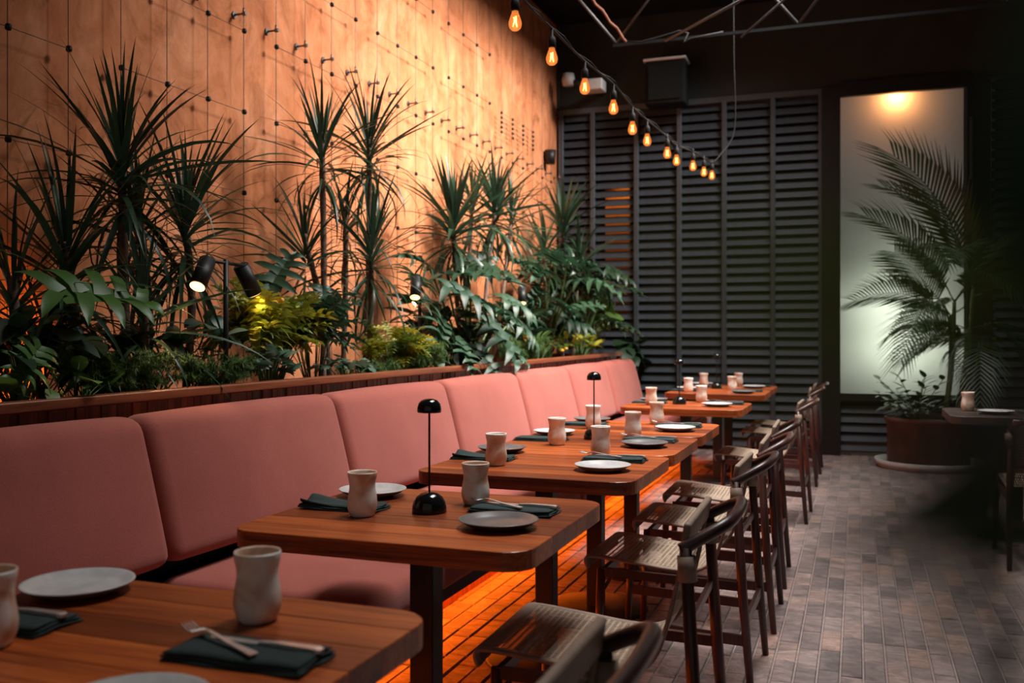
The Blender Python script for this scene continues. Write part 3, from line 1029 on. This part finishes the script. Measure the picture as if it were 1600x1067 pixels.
def fit(o, wall='x', lim=None):
    """shrink or turn a leaf so that it stays clear of the wall behind it"""
    lim = WX + .012 if lim is None else lim
    pl_ = Vector(o.parent.location) if o.parent else Vector((0,0,0))
    R_ = o.rotation_euler.to_matrix()
    for _ in range(14):
        S_ = Vector(o.scale)
        ext = 0
        base = (pl_ + Vector(o.location))
        for v in o.data.vertices:
            w = R_ @ Vector((v.co.x*S_.x, v.co.y*S_.y, v.co.z*S_.z))
            ext = min(ext, w.x) if wall == 'x' else max(ext, w.y)
        room = base.x - lim if wall == 'x' else lim - base.y
        if abs(ext) <= room: return
        k = max(.55, room/abs(ext)*.98)
        o.scale = S_*k
def euler_from(yaw, pitch, roll=0):
    return (Matrix.Rotation(yaw,4,'Z') @ Matrix.Rotation(-pitch,4,'Y') @ Matrix.Rotation(roll,4,'X')).to_euler()
def rosette(parent, c, n, L, r, up=.2, wall_gap=None, mat='drac', wide=1.0, lo=-.75):
    """strap leaves around the head of a cane"""
    base = Vector(parent.location)
    for k in range(n):
        u = (k+.5)/n
        yaw = k*2.39996 + r.uniform(-.25,.25)
        pitch = lo + (1.42-lo)*u**.75 + r.uniform(-.25,.25)
        l = L*(1.05-.45*abs(u-.45)) * r.uniform(.68,1.2)
        di = min(5, max(0, int((1-u)*4.4 + r.uniform(-.9,1.6))))
        if pitch > 1.1: di = min(di, 1)
        if wall_gap is not None:
            reach = -math.cos(yaw)*math.cos(max(-.6, min(1.2, pitch)))*l*.95
            if reach > wall_gap:
                l *= max(.35, wall_gap/reach)
        o = link('leaf', STRAP[di], M[mat], parent, Vector(c)-base+Vector((math.cos(yaw)*.008, math.sin(yaw)*.008, -.26*(1-u))), euler_from(yaw, pitch, r.uniform(-.4,.4)))
        o.scale = (l, l*wide, l)
        fit(o)
def cane(parent, pts, r0=.017):
    base = Vector(parent.location)
    P = smooth_path([Vector(p)-base for p in pts], 9)
    rs = [r0*(1 + (.13 if i % 2 else -.05)) for i in range(len(P))]
    build(MB().tube(P, rs, 8), 'cane', M['cane'], parent)
SOILZ = .965
def dracaena(label, base_px, heads, seed, xb=-2.75, wide=1.0):
    r = random.Random(seed)
    bpt = onx(base_px, 560, xb)
    t = empty('dracaena', (xb, bpt.y, SOILZ), label=label, cat='plant', group='dracaenas in the planter')
    for h in heads:
        px, py, x, L, n = h[:5]
        foot = h[5] if len(h) > 5 else px
        c = onx(px, py, x)
        f = onx(foot, 560, x); f.z = SOILZ - .03
        mid = (c + f)/2 + Vector((r.uniform(-.03,.03), r.uniform(-.05,.05), 0))
        cane(t, [f, mid, c - Vector((0,0,.02)), c + Vector((0,0,.01))], .0165 if L > .4 else .013)
        rosette(t, c, n, L, r, wall_gap=max(.08, x - WX - .02), wide=wide, lo=h[6] if len(h) > 6 else -.75)
    return t
dracaena('tall dark dracaena with several leafy heads beside the twin-headed planter spotlight', 210,
         [(190,240,-2.76,.56,95,198), (288,325,-2.70,.52,84,288), (215,330,-2.85,.50,60,230), (225,455,-2.60,.44,44,240)], 11)
dracaena('paired slender dracaenas whose heads stand side by side at mid wall', 540,
         [(503,218,-2.78,.49,66,505), (577,218,-2.72,.51,70,570), (580,375,-2.62,.52,76,575), (478,375,-2.85,.46,44,515), (540,330,-2.84,.44,40,535)], 12)
dracaena('bushy dracaena with dense heads above the large split leaves', 740,
         [(775,312,-2.74,.52,100,748), (708,338,-2.68,.52,86,725), (738,310,-2.86,.46,50,735), (800,330,-2.80,.46,50,770)], 13, wide=1.5)
dracaena('shaded dracaena standing in the far corner by the slats', 885,
         [(880,345,-2.78,.56,60,880), (905,400,-2.62,.5,50,895), (850,380,-2.72,.5,44,860)], 14, wide=1.7)
dracaena('low dark strap-leaved plant at the near left end of planter', 60,
         [(105,385,-2.80,.58,60,150), (20,440,-2.80,.5,50,25), (70,500,-2.95,.42,26,70)], 15)

# split leaves (philodendron)
def split_leaf(n=8, droop=.6, seed=0):
    r = random.Random(seed)
    mb = MB()
    L = 1.0
    def rib(u):
        a = -droop*u
        return Vector((L*u*math.cos(a*.5), 0, L*u*math.sin(a*.5)))
    # central blade
    vs = []; fs = []
    N = 8
    for i in range(N+1):
        u = i/N
        w = .19*(1-u)+.03 if u < .98 else .004
        p = rib(u)
        vs += [p+Vector((0,-w,.03)), p, p+Vector((0,w,.03))]
    for i in range(N):
        a = i*3
        fs += [(a,a+3,a+4,a+1),(a+1,a+4,a+5,a+2)]
    mb.add(vs, fs, True)
    for s in (-1, 1):
        for k in range(n):
            u = .02 + .92*k/n
            ll = (.26 + .30*math.sin(PI*min(1, u*1.05+.12))) * r.uniform(.85,1.15) * (1-.35*u)
            ang = 2.15 - 1.45*u + r.uniform(-.12,.12)
            ww = .075*(1-.3*u)
            p0 = rib(u) + Vector((0, 0, .01))
            d = Vector((math.cos(ang), s*math.sin(ang), 0)); q = Vector((-d.y, d.x, 0))
            vs = []; fs = []
            for i in range(6):
                v = i/5
                w = ww*(1.15, .85, .92, .85, .55, .06)[i]
                c = p0 + d*(ll*v) + Vector((0, 0, .07*math.sin(PI*v*.8) - droop*.32*v*v*ll))
                vs += [c - q*w/1.0 + Vector((0,0,.01)), c, c + q*w/1.0 + Vector((0,0,.01))]
            for i in range(5):
                a = i*3
                fs += [(a,a+3,a+4,a+1),(a+1,a+4,a+5,a+2)]
            mb.add(vs, fs, True)
    return mb.mesh('leaf')
SPLIT = [split_leaf(5+k%2, .5+.3*k, k) for k in range(4)]
def philodendron(label, base, leaves, mat, seed, size=.3):
    """leaves: list of (tip point of the petiole, yaw, pitch, length)"""
    r = random.Random(seed)
    t = empty('philodendron', base, label=label, cat='plant', group='split-leaf plants in the planter')
    B = Vector(base)
    for k, (p, yaw, pitch, L) in enumerate(leaves):
        p = Vector(p)
        mid = (B + p)/2 + Vector((r.uniform(-.03,.03), r.uniform(-.03,.03), .05))
        build(MB().tube(smooth_path([Vector((r.uniform(-.03,.03), r.uniform(-.03,.03), -.02)), mid-B, p-B], 4), [.008]*9, 6), 'petiole', M['stalk'], t)
        o = link('leaf', SPLIT[k % 4], M[mat], t, p-B, euler_from(yaw, pitch, .75*math.sin(yaw) + r.uniform(-.2,.2)))
        o.scale = (L,)*3
        fit(o)
    return t
def fan(base, n, H, R, L, seed, wall=True):
    """leaves spread around the crown of a bushy plant, biased towards the room"""
    r = random.Random(seed); out = []
    B = Vector(base)
    for k in range(n):
        yaw = (k/n)*2*PI*.80 - .80*PI + r.uniform(-.3,.3) + .5
        h = H*r.uniform(.35,1.0)
        rad = R*r.uniform(.4,1.0)
        p = B + Vector((math.cos(yaw)*rad, math.sin(yaw)*rad, h))
        p.x = max(p.x, WX+.30)
        if p.x < -2.85: yaw = yaw*.4
        out.append((p, yaw, r.uniform(-.5,.35), L*r.uniform(.75,1.15)))
    return out
def base_at(px, x):
    p = onx(px, 560, x); return Vector((x, p.y, SOILZ))
# leaf in the lit colour on a long stalk, left
b0 = base_at(25, -2.5)
philodendron('lit green split-leaf plant with one long pale stalk at the left', b0,
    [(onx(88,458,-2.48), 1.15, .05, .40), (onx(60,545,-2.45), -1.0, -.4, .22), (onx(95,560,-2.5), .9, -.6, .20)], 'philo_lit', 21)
b0 = base_at(430, -2.62)
philodendron('young split-leaf plant with an upright hand-shaped leaf behind the spotlight', b0,
    [(onx(420,452,-2.72), 1.3, .95, .30), (onx(400,470,-2.78), 2.2, .7, .22), (onx(455,500,-2.6), .4, .1, .26), (onx(470,480,-2.62), 1.0, .3, .22), (onx(395,505,-2.6), -1.4, .2, .2)], 'philo', 22)
b0 = base_at(735, -2.62)
philodendron('large glossy split-leaf plant arching over the planter rail', b0,
    [(onx(705,432,-2.60), .2, .10, .52), (onx(735,470,-2.50), -.3, -.1, .46), (onx(755,500,-2.45), .1, -.55, .50), (onx(690,500,-2.5), -.9, -.4, .40), (onx(668,470,-2.62), -1.5, .1, .40),
     (onx(712,530,-2.45), -.5, -.5, .34), (onx(672,420,-2.8), -1.8, .6, .36), (onx(790,470,-2.55), 1.0, .0, .42), (onx(650,520,-2.6), -1.2, -.2, .3), (onx(735,420,-2.8), 1.2, .6, .36),
     (onx(700,450,-2.48), .9, -.1, .46), (onx(725,415,-2.6), .5, .2, .46), (onx(770,520,-2.42), .6, -.6, .40), (onx(745,545,-2.42), .2, -.7, .34), (onx(680,540,-2.48), -.8, -.5, .34), (onx(800,500,-2.5), .9, -.3, .42), (onx(655,445,-2.7), -1.2, .3, .36)], 'philo', 23)
b0 = base_at(850, -2.65)
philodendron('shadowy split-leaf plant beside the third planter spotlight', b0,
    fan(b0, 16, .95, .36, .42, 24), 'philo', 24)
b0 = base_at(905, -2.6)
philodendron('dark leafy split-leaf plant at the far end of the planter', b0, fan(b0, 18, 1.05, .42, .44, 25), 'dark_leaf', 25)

# small leaf shapes
def oval_leaf(W=.5, heart=0, droop=.5, fold=.15):
    vs = []; fs = []
    N = 6
    for i in range(N+1):
        u = i/N
        w = W*.5*math.sin(PI*(u**.75))**.8 if 0 < u < 1 else .004
        x = u; z = -droop*u*u*.5
        back = -heart*(1-u)*.18 if u < .3 else 0
        vs += [(x+back, -w, z+w*fold), (x, 0, z), (x+back, w, z+w*fold)]
    for i in range(N):
        a = i*3
        fs += [(a,a+3,a+4,a+1),(a+1,a+4,a+5,a+2)]
    return MB().add(vs, fs, True).mesh('leaf')
OVAL = [oval_leaf(.42,0,.4), oval_leaf(.36,0,.8)]
HEART = [oval_leaf(.9,1,.3,.1), oval_leaf(.85,1,.7,.1)]
def ivy_leaf():
    pts = [(0,0),(.05,.32),(.30,.46),(.38,.26),(.62,.34),(.66,.16),(1,0),(.66,-.16),(.62,-.34),(.38,-.26),(.30,-.46),(.05,-.32)]
    vs = [(.35,0,.05)] + [(x, y, -.08*(x*x)+.03*abs(y)) for x, y in pts]
    fs = [(0, i+1, (i+1) % 12 + 1) for i in range(12)]
    return MB().add(vs, fs, True).mesh('leaf')
IVY = [ivy_leaf()]
def bushlet(name, label, c, rad, n, L, meshes, mat, seed, cat='plant', group='low plants in the planter', up=.3, stems=True):
    """leafy clump: each leaf an object on thin stems"""
    r = random.Random(seed)
    c = Vector(c)
    t = empty(name, (c.x, c.y, SOILZ), label=label, cat=cat, group=group)
    B = Vector((c.x, c.y, SOILZ))
    st = MB()
    for k in range(n):
        a = r.random()*2*PI; q = math.acos(r.uniform(-.35, 1))
        d = Vector((math.cos(a)*math.sin(q), math.sin(a)*math.sin(q), math.cos(q)))
        p = c + Vector((d.x*rad[0], d.y*rad[1], d.z*rad[2])) * r.uniform(.55,1)
        p.z = max(p.z, SOILZ+.02); p.x = max(p.x, WX+.12)
        o = link('leaf', r.choice(meshes), M[mat], t, p-B, euler_from(a + r.uniform(-.5,.5), up + r.uniform(-.7,.6), r.uniform(-.5,.5)))
        l = L*r.uniform(.65,1.2)
        o.scale = (l,l,l)
        fit(o)
        if k % 2 == 0:
            st.tube([Vector((d.x*.02,d.y*.02,-.02)), (p-B)*.6+Vector((0,0,.01)), p-B], [.003,.0025,.0015], 4)
    build(st, 'stems', M['stalk'], t)
    return t
croton_a = bushlet('croton', 'yellow-leaved bush lit by the twin-headed spotlight', onx(425,520,-2.55), (.14,.24,.18), 64, .19, SPLIT, 'croton', 31, up=.6)
bushlet('croton', 'yellow-green bush glowing under the second spotlight', onx(615,550,-2.55), (.13,.24,.14), 50, .15, SPLIT, 'croton', 32, up=.6)
bushlet('croton', 'green bush with pointed leaves between the spotlight and the paired dracaenas', onx(490,520,-2.55), (.13,.20,.18), 46, .18, SPLIT, 'philo', 33, up=.6)
bushlet('ivy', 'pale silvery ivy clump resting on the planter rail', onx(418,572,-2.42), (.08,.16,.08), 46, .075, IVY, 'ivy', 34, up=0)
bushlet('ivy', 'darker ivy clump below the paired dracaenas', onx(540,575,-2.44), (.08,.24,.06), 40, .07, IVY, 'ivy', 35, up=0)
bushlet('heart_leaf_vine', 'trailing vine with round bright leaves at the near rail', onx(110,600,-2.42), (.06,.26,.09), 12, .085, HEART, 'heart', 36, up=.1)
bushlet('heart_leaf_vine', 'heart-leaved climber beside the twin-headed spotlight pole', onx(330,520,-2.6), (.10,.10,.16), 16, .075, HEART, 'ivy', 37, up=.1)
shrub_a = bushlet('flowering_shrub', 'low green shrub with yellow blooms near the far rail', onx(835,540,-2.48), (.10,.45,.09), 60, .10, OVAL, 'fern', 38, up=.4)
shrub_b = bushlet('flowering_shrub', 'bright green low shrub at the far planter rail', onx(905,540,-2.46), (.10,.55,.09), 56, .12, OVAL, 'croton', 39, up=.4)
bushlet('heart_leaf_vine', 'sunlit heart leaves rising at the far planter end', onx(938,490,-2.5), (.08,.25,.25), 14, .20, HEART, 'heart', 40, up=-.3)
bushlet('trailing_vine', 'dark vine trailing over the far end of the banquette', onx(985,560,-2.33), (.14,.30,.22), 44, .17, HEART, 'dark_leaf', 41, up=-.4)
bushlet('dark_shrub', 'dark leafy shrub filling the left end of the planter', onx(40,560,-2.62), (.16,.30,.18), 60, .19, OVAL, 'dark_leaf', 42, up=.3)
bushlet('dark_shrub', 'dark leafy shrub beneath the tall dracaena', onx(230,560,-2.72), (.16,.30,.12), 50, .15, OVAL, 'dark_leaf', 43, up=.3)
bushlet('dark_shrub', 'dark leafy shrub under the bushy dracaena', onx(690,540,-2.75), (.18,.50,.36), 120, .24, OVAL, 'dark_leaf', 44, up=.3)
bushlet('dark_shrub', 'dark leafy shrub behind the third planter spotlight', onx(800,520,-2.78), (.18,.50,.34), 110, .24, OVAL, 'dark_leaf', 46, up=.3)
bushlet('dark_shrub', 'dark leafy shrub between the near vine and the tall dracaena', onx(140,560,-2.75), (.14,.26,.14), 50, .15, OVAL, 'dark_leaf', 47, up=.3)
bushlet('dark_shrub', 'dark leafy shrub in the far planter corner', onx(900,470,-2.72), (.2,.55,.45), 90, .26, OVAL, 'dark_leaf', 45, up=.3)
# blooms
def blooms(t, spots):
    B = Vector(t.location)
    for px, py in spots:
        build(MB().lathe([(.001,-.012),(.018,-.006),(.022,.006),(.012,.014),(.001,.012)], 8), 'bloom', M['bloom'], t, loc=onx(px,py,-2.42)-B)
blooms(shrub_a, ((821,527),(826,531)))
blooms(shrub_b, ((878,548),(884,545)))
blooms(croton_a, ((437,470),(427,474)))

def fern(label, c, rad, seed, n=60):
    """feathery fern: arching sprays of fine needles joined in one soft mass"""
    r = random.Random(seed)
    c = Vector(c)
    B = Vector((c.x, c.y, SOILZ))
    t = empty('feathery_fern', B, label=label, cat='plant', group='feathery ferns along the planter rail')
    mb = MB()
    for k in range(n):
        a = r.random()*2*PI
        L = r.uniform(.6,1.1)
        tip = c - B + Vector((math.cos(a)*rad[0]*L, math.sin(a)*rad[1]*L, r.uniform(-.5,.9)*rad[2]))
        tip.z = max(tip.z, .01)
        root = Vector((r.uniform(-.04,.04), r.uniform(-.08,.08), 0))
        mid = (root+tip)/2 + Vector((0,0,rad[2]*.7))
        P = smooth_path([root, mid, tip], 9)
        tone = r.random()
        for i in range(4, len(P)):
            for s in range(9):
                d = Vector((r.gauss(0,1), r.gauss(0,1), r.gauss(0,.8))).normalized()*r.uniform(.018,.042)
                q = d.cross(Vector((0,0,1)))
                if q.length < 1e-4: continue
                q = q.normalized()*.0022
                mb.add([P[i]-q, P[i]+q, P[i]+d], [(0,1,2)], False, tone)
    build(mb, 'fronds', M['fern'], t, kind='stuff')
    return t
fern('feathery fern overhanging the rail right of the tall dracaena', onx(335,578,-2.44), (.09,.24,.07), 51, 90)
fern('darker feathery fern under the tall dracaena stems', onx(195,585,-2.48), (.10,.26,.09), 52, 80)
fern('feathery fern beneath the second planter spotlight', onx(655,560,-2.45), (.10,.34,.10), 53, 100)
fern('feathery fern by the far shrubs', onx(820,545,-2.45), (.10,.50,.10), 54, 90)
fern('feathery fern between ivy clumps', onx(590,580,-2.46), (.08,.30,.06), 55, 70)

# ------------------------------------------------------------------ planter spotlights
def spot_head(t, loc, d, energy, color=(1,.60,.25), r=.034, L=.135, cone=1.3):
    loc = Vector(loc); d = Vector(d).normalized()
    h = build(MB().tube([loc - d*L*.5, loc + d*L*.5], r, 18).tube([loc - d*(L*.5+.006), loc - d*L*.5], r*.85, 18), 'lamp_head', M['black'], t)
    e = loc + d*(L*.5+.001)
    disc = MB().tube([e, e + d*.001], r*.88, 18)
    build(disc, 'lens', M['lens'], h)
    q = d.to_track_quat('-Z', 'Y').to_euler()
    light('spot_light', 'SPOT', e + d*.004, energy, color, rot=q, parent=t, spot_size=cone, spot_blend=.5, shadow_soft_size=.025)
p0 = onx(353, 410, -2.46)
t = empty('planter_spotlight', (-2.46, p0.y, SOILZ), label='black twin-headed spotlight on a pole among the plants', cat='lamp')
zt = p0.z - SOILZ
build(MB().tube([(0,0,-.03),(0,0,zt+.01)], .011, 10), 'pole', M['black'], t)
build(MB().tube([(0,-.135,zt),(0,.13,zt-.005)], .007, 8), 'cross_arm', M['black'], t)
spot_head(t, (0,-.150,zt-.055), (.12,-.62,-.80), 8)
spot_head(t, (0,.150,zt-.065), (.15,.50,-.85), 22)
p0 = onx(645, 450, -2.6)
t = empty('planter_spotlight', (-2.6, p0.y+.1, SOILZ), label='black planter spotlight tucked beside the large split leaves', cat='lamp')
zt = p0.z - SOILZ
build(MB().tube([(0,0,-.03),(0,0,zt+.06)], .011, 10), 'pole', M['black'], t)
build(MB().tube([(0,-.10,zt+.05),(0,.0,zt+.05)], .007, 8), 'cross_arm', M['black'], t)
spot_head(t, (0.02,-.10,zt), (.15,-.45,-.85), 22)
p0 = onx(812, 462, -2.6)
t = empty('planter_spotlight', (-2.6, p0.y+.1, SOILZ), label='black planter spotlight half hidden by the shadowy split-leaf plant', cat='lamp')
zt = p0.z - SOILZ
build(MB().tube([(0,0,-.03),(0,0,zt+.06)], .011, 10), 'pole', M['black'], t)
build(MB().tube([(0,-.10,zt+.05),(0,.0,zt+.05)], .007, 8), 'cross_arm', M['black'], t)
spot_head(t, (0.02,-.10,zt), (.15,-.35,-.9), 20)
p0 = onx(150, 560, -2.9)
t = empty('ground_spike_light', (-2.9, p0.y, SOILZ), label='low ground light glowing on the wall behind the tall dracaena', cat='lamp')
build(MB().tube([(0,0,-.05),(0,0,.04)], .008, 8), 'spike', M['black'], t)
spot_head(t, (0,0,.07), (-.75,-.5,.35), 14, (1,.36,.07), .025, .07, 1.9)

# ------------------------------------------------------------------ right side: potted palm, bush, shaded table
def palm_frond(L, n, leafL, droop, seed):
    r = random.Random(seed)
    mb = MB()
    P = []
    for i in range(15):
        u = i/14
        P.append(Vector((L*u*math.cos(droop*u*.6), 0, L*u*math.sin(-droop*u*u*.8))))
    mb.tube(P, [.007*(1-.8*i/14) for i in range(15)], 5)
    for k in range(n):
        u = .22 + .78*k/(n-1)
        i = min(13, int(u*14)); f = u*14-i
        p = P[i].lerp(P[i+1], f)
        d0 = (P[i+1]-P[i]).normalized()
        for s in (-1, 1):
            ll = leafL*(.45+.75*math.sin(PI*min(1,(u-.1)*1.0)))*r.uniform(.9,1.08)
            ang = 1.15 - .75*u
            d = (d0*math.cos(ang) + Vector((0,s,0))*math.sin(ang) + Vector((0,0,.25))).normalized()
            q = d0*.017
            m1 = p + d*ll*.5 + Vector((0,0,.0)); m2 = p + d*ll - Vector((0,0,ll*.28))
            mb.add([p-q*.5, p+q*.5, m1+q, m1-q, m2], [(0,1,2,3),(3,2,4)], True)
    return mb.mesh('frond')
FROND = [palm_frond(1,28,.36,d,s) for d, s in ((.5,1),(.9,2),(1.3,3))]
pc = Vector((.62, 9.62, 0))
sa = build(MB().lathe([(.001,.02),(.42,.02),(.455,.075),(.47,.075),(.44,.0),(.001,0)], 40), 'plant_saucer', M['saucer'], None, loc=pc,
      label='pale round saucer on the brick floor under the brown pot', cat='saucer')
pot = empty('potted_palm', pc + Vector((0,0,.02)), label='areca palm in a big brown pot before the frosted window', cat='potted plant')
build(MB().lathe([(.001,0),(.34,0),(.355,.02),(.365,.40),(.385,.41),(.385,.45),(.36,.45),(.35,.40),(.001,.39)], 40), 'pot', M['pot'], pot)
build(MB().lathe([(.352,.40),(.001,.415)], 24), 'soil', M['soil'], pot)
r = random.Random(9)
crowns = []
for k in range(5):
    a = k*1.3
    f = Vector((.20+.08*math.cos(a), .06*math.sin(a), .40)); tpt = f + Vector((.10+.05*math.cos(a), -.05+.06*math.sin(a), .75+.12*k))
    build(MB().tube(smooth_path([f, (f+tpt)/2+Vector((.02,0,0)), tpt], 5), .017, 8), 'stem', M['stalk'], pot)
    crowns.append(tpt)
fr_specs = [(4,3.0,1.32,1.35,0),(3,2.7,1.12,1.05,0),(4,2.2,1.2,1.2,0),(2,3.0,.60,.85,1),(1,3.3,.35,.80,1),(0,3.0,.30,.72,2),(1,2.6,.05,.62,2),(0,3.6,.05,.62,2),
            (3,.2,1.0,1.1,0),(4,.5,.7,1.1,1),(2,-.3,.6,1.0,1),(3,5.2,.6,1.0,1),(4,4.4,.8,1.0,1),(2,4.2,.5,.9,2),(0,4.6,.3,.8,2),(1,5.6,.2,.8,2),(2,3.6,.9,.9,0)]
for ci, yaw, pitch, L, v in fr_specs:
    o = link('frond', FROND[v], M['palm'], pot, crowns[ci], euler_from(yaw, pitch, .95 if 2 < yaw < 4 else 0))
    o.scale = (L,)*3
    fit(o, 'y', WY-.07)
# leafy bush in the same pot edge
def tuft(name, label, base, n, L, seed, mat, W=.05):
    r = random.Random(seed)
    t = empty(name, base, label=label, cat='plant')
    for k in range(n):
        yaw = r.random()*2*PI; pitch = r.uniform(.25,1.35)
        st = L*r.uniform(.6,1)
        d = Vector((math.cos(yaw)*math.cos(pitch), math.sin(yaw)*math.cos(pitch), math.sin(pitch)))
        tip = d*st
        build(MB().tube(smooth_path([Vector((0,0,0)), tip*.5+Vector((0,0,.03)), tip], 3), .004, 4), 'stem', M['stalk'], t)
        for q in range(7):
            u = .3+.7*q/6
            o = link('leaf', OVAL[q % 2], M[mat], t, tip*u, euler_from(yaw + (1.1 if q % 2 else -1.1), pitch*.6, 0))
            o.scale = (.13,)*3
    return t
tuft('leafy_shrub', 'dark bushy shrub growing at the foot of the palm', pc + Vector((-.10,-.12,.43)), 15, .55, 61, 'palm')

# table on the right with a mug; its shade is painted into the planks
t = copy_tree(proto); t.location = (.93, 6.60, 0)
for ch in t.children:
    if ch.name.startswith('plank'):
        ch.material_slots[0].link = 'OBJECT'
        ch.material_slots[0].material = M['shaded_table']
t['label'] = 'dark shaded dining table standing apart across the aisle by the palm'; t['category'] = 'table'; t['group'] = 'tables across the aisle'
link('ceramic_mug', mug_me, M['mug'], None, (.665, 6.72, TH), (0,0,1), label='cream mug on the shaded table across the aisle', cat='mug', group='ceramic mugs on the tables')
link('plate', plate_me['pale'], M['plate_pale'], None, (.80, 6.50, TH), None, label='side plate on the shaded table across the aisle', cat='plate', group='side plates on the tables')
link('napkin', nap_flat[0], M['napkin'], None, (1.06, 6.64, TH), (0,0,.1), label='dark napkin on the shaded table across the aisle', cat='napkin', group='green napkins on the tables')
c2 = copy_tree(chair); c2.location = (.98, 5.90, 0); c2.rotation_euler = (0,0,-PI/2)
c2['label'] = 'woven chair in deep shade at the table across the aisle'; c2['group'] = 'chairs across the aisle'

# ------------------------------------------------------------------ palm standing right beside the photographer
def near(px, py, Z):
    a = (px-800)/F_PX
    return Vector((Z*(FW[0]+a*RT[0]), Z*(FW[1]+a*RT[1]), CAM_H+(520-py)/F_PX*Z))
PB = Vector((.62, .30, 0))
np_ = empty('potted_palm', PB, label='palm in a black pot whose blurred leaves hang close to the lens', cat='potted plant')
build(MB().lathe([(.001,0),(.17,0),(.21,.40),(.225,.41),(.22,.43),(.20,.42),(.001,.38)], 28), 'pot', M['black'], np_)
build(MB().tube(smooth_path([(0,0,.38),(.01,-.01,.7),(0,.02,1.0)], 5), .02, 8), 'stem', M['cane'], np_)
def near_frond(root, path, leaflets):
    P = smooth_path([Vector(root)-PB] + [near(*q)-PB for q in path], 6)
    build(MB().tube(P, [.005*(1-.7*i/(len(P)-1)) for i in range(len(P))], 6), 'frond_rib', M['stalk'], np_)
    for a, m_, b_, w in leaflets:
        p0, p1, p2 = (near(*q)-PB for q in (a, m_, b_))
        pts = smooth_path([p0, p1, p2], 5)
        vs = []; fs = []
        n = len(pts)
        for i, p in enumerate(pts):
            u = i/(n-1)
            d = (pts[min(i+1,n-1)]-pts[max(i-1,0)]).normalized()
            q = d.cross(Vector((FW[0],FW[1],.35))).normalized()
            ww = w*(.35+1.3*u if u < .5 else 1.0*(1-((u-.5)/.5)**2)+.02)
            vs += [p-q*ww/2+Vector((0,0,.001)), p, p+q*ww/2+Vector((0,0,.001))]
        for i in range(n-1):
            k = i*3
            fs += [(k,k+3,k+4,k+1),(k+1,k+4,k+5,k+2)]
        build(MB().add(vs, fs, True, .5), 'leaflet', M['palm_lit' if w < .004 else 'palm'], np_)
near_frond((.62,.32,1.0), [(1900,420,.42),(1720,430,.20),(1640,560,.11)],
    [((1690,600,.13),(1490,770,.095),(1230,930,.085),.0110),
     ((1720,560,.13),(1600,640,.10),(1480,690,.085),.0060),
     ((1650,620,.11),(1480,900,.095),(1330,1150,.085),.0070),
     ((1700,440,.14),(1420,480,.085),(980,440,.065),.0036),
     ((1700,430,.14),(1400,400,.085),(1030,370,.065),.0028),
     ((1690,450,.13),(1440,560,.085),(1060,590,.065),.0038),
     ((1640,640,.11),(1580,860,.095),(1500,1160,.085),.0070)])
near_frond((.62,.32,1.0), [(1960,700,.42),(1780,640,.24),(1700,760,.13)],
    [((1720,680,.14),(1600,420,.11),(1585,40,.10),.0075),
     ((1710,700,.14),(1600,900,.11),(1590,1170,.10),.0080),
     ((1760,660,.15),(1650,300,.12),(1630,-80,.11),.0100)])
